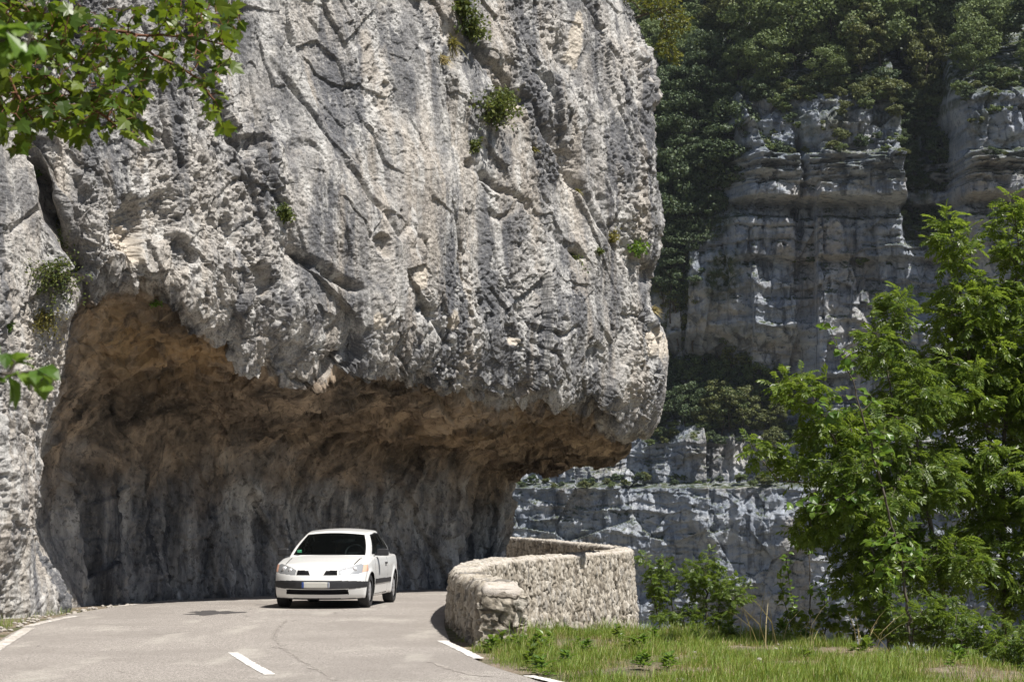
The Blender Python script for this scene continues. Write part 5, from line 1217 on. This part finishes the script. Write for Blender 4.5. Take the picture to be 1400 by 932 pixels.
# stones
def stone_mesh(seed):
    bm = bmesh.new(); bmesh.ops.create_icosphere(bm, subdivisions=3, radius=1.0); V = np.array([v.co[:] for v in bm.verts]); rg_ = np.random.RandomState(seed); V = V * rg_.uniform(.6, 1.15, 3)
    V = V * (1 + .35 * facets(V * 1.3 + seed, seed) + .08 * fbm(V * 3 + seed, 3, seed))[:, None]
    for v, c in zip(bm.verts, V): v.co = c
    me = bpy.data.meshes.new('stone'); bm.to_mesh(me); bm.free(); return me
t = NT('pale_stone'); f_ = t.noise(t.coord(), 6, 7, .7); M['stone'] = t.done(t.bsdf(t.ramp(f_, [(.3, (.26, .23, .20)), (.6, (.50, .46, .41)), (.75, (.62, .58, .52))]), .9, t.bump(f_, .6, .05), spec=.15))
sm = [stone_mesh(s) for s in range(4)]
GS = 'pale stones lying on the grass verge'
for k in range(46):
    if k < 30: x, y = 2.9 + rg.normal() * 1.0, 25.9 + rg.normal() * 1.3
    else: x, y = rg.uniform(.6, 5.0), rg.uniform(21, 28)
    if seg_dist(np.array([[x, y]]), ROAD_R)[0] < .15 or seg_dist(np.array([[x, y]]), EDGE)[0] > -.1: continue
    o = link('stone', sm[k % 4], M['stone']); s = rg.uniform(.015, .045) * (1.6 if k % 9 == 0 else 1); o.scale = (s, s * rg.uniform(.8, 1.2), s * .7)
    o.location = (x, y, gz(x, y) + .25 * s); o.rotation_euler = (rg.uniform(-.3, .3), rg.uniform(-.3, .3), rg.uniform(0, 6.3)); tag(o, 'small pale stone lying on the grass verge', 'stone', GS)
GS2 = 'stones fallen at the broken parapet end'
for k, (dx, dy, s) in enumerate(((.32, -.25, .10), (.55, -.02, .08), (.05, -.42, .07), (.75, .3, .07))):
    o = link('stone', sm[(k + 1) % 4], M['stone']); x, y = -.28 + dx, 27.7 + dy; o.scale = (s, s, s * .8); o.location = (x, y, gz(x, y) + .3 * s); o.rotation_euler = (.3 * k, .2, k * 1.3)
    tag(o, 'grey stone fallen among the grass at the broken end of the parapet', 'stone', GS2)
GS3 = 'gravel stones at the foot of the left rock'
for k in range(85):
    y = rg.uniform(31, 46); 
    xl = np.interp(y, [p[1] for p in ROAD_L[4:12]], [p[0] for p in ROAD_L[4:12]]); x = xl - rg.uniform(.05, .5)
    o = link('stone', sm[k % 4], M['stone']); s = rg.uniform(.012, .055); o.scale = (s, s, s * .7); o.location = (x, y, .2 * s - .005); o.rotation_euler = (0, 0, k); tag(o, 'small stone in the gravel between the road and the foot of the rock', 'stone', GS3)
# broad-leaved weeds among the grass
def weed_mesh(seed):
    r = np.random.RandomState(seed); n = 46; az = r.rand(n) * 6.283; el = r.rand(n); D = np.stack([np.cos(az), np.sin(az), .25 + .9 * el], -1)
    pos = np.stack([np.cos(az) * .05 * (1 - el), np.sin(az) * .05 * (1 - el), .03 + .15 * el], -1) + r.normal(size=(n, 3)) * .02; T_, TF = simple_leaf(.5, .08, .3)
    V, F = scatter(T_, TF, pos, rot_frames(D, np.array([[0, 0, 1.]]) + r.normal(size=D.shape) * .2), .10 * (.5 + .7 * r.rand(n))); return npmesh('weed', V, F, False)
wm = [weed_mesh(k) for k in range(4)]
for k_, w_ in enumerate(wm): w_.materials.append(M['l_haz'] if k_ % 2 else M['l_ash2'])
GW = 'weeds growing in the grass verge'
k = 0
while k < 44:
    x, y = (rg.uniform(.0, 5.2), rg.uniform(22.5, 30.3)) if k > 12 else (rg.normal() * .35 + .15, rg.uniform(26.3, 27.6))
    if seg_dist(np.array([[x, y]]), ROAD_R)[0] < .25 or seg_dist(np.array([[x, y]]), EDGE)[0] > -.05: continue
    o = link('weed', wm[k % 4], M['l_haz'] if k % 3 else M['l_ash2']); s = rg.uniform(.55, 1.25); o.scale = (s, s, s * rg.uniform(.7, 1.2)); o.location = (x, y, gz(x, y)); o.rotation_euler = (0, 0, rg.uniform(0, 6.3))
    tag(o, 'leafy green weed growing in the grass verge', 'weed', GW); k += 1

# ------------------------------------------------------------------ thin summer haze over the gorge
hv, hf_, _ = boxgrid(2, 2, 2)
hf_ = hf_[:, ::-1]
hv = np.stack([hv[:, 1] * 2600, (hv[:, 0] - .5) * 5200, -50 + hv[:, 2] * 200], -1)
t = NT('haze_air'); vol = t.add('VolumePrincipled', {'Color': (.80, .88, 1.0, 1), 'Density': .00007, 'Anisotropy': .2}); t.t.links.new(vol.outputs[0], t.out.inputs['Volume'])
tag(link('haze', npmesh('haze', hv, hf_, False), t.m), 'thin blue summer haze filling the gorge air', 'haze', kind='stuff')
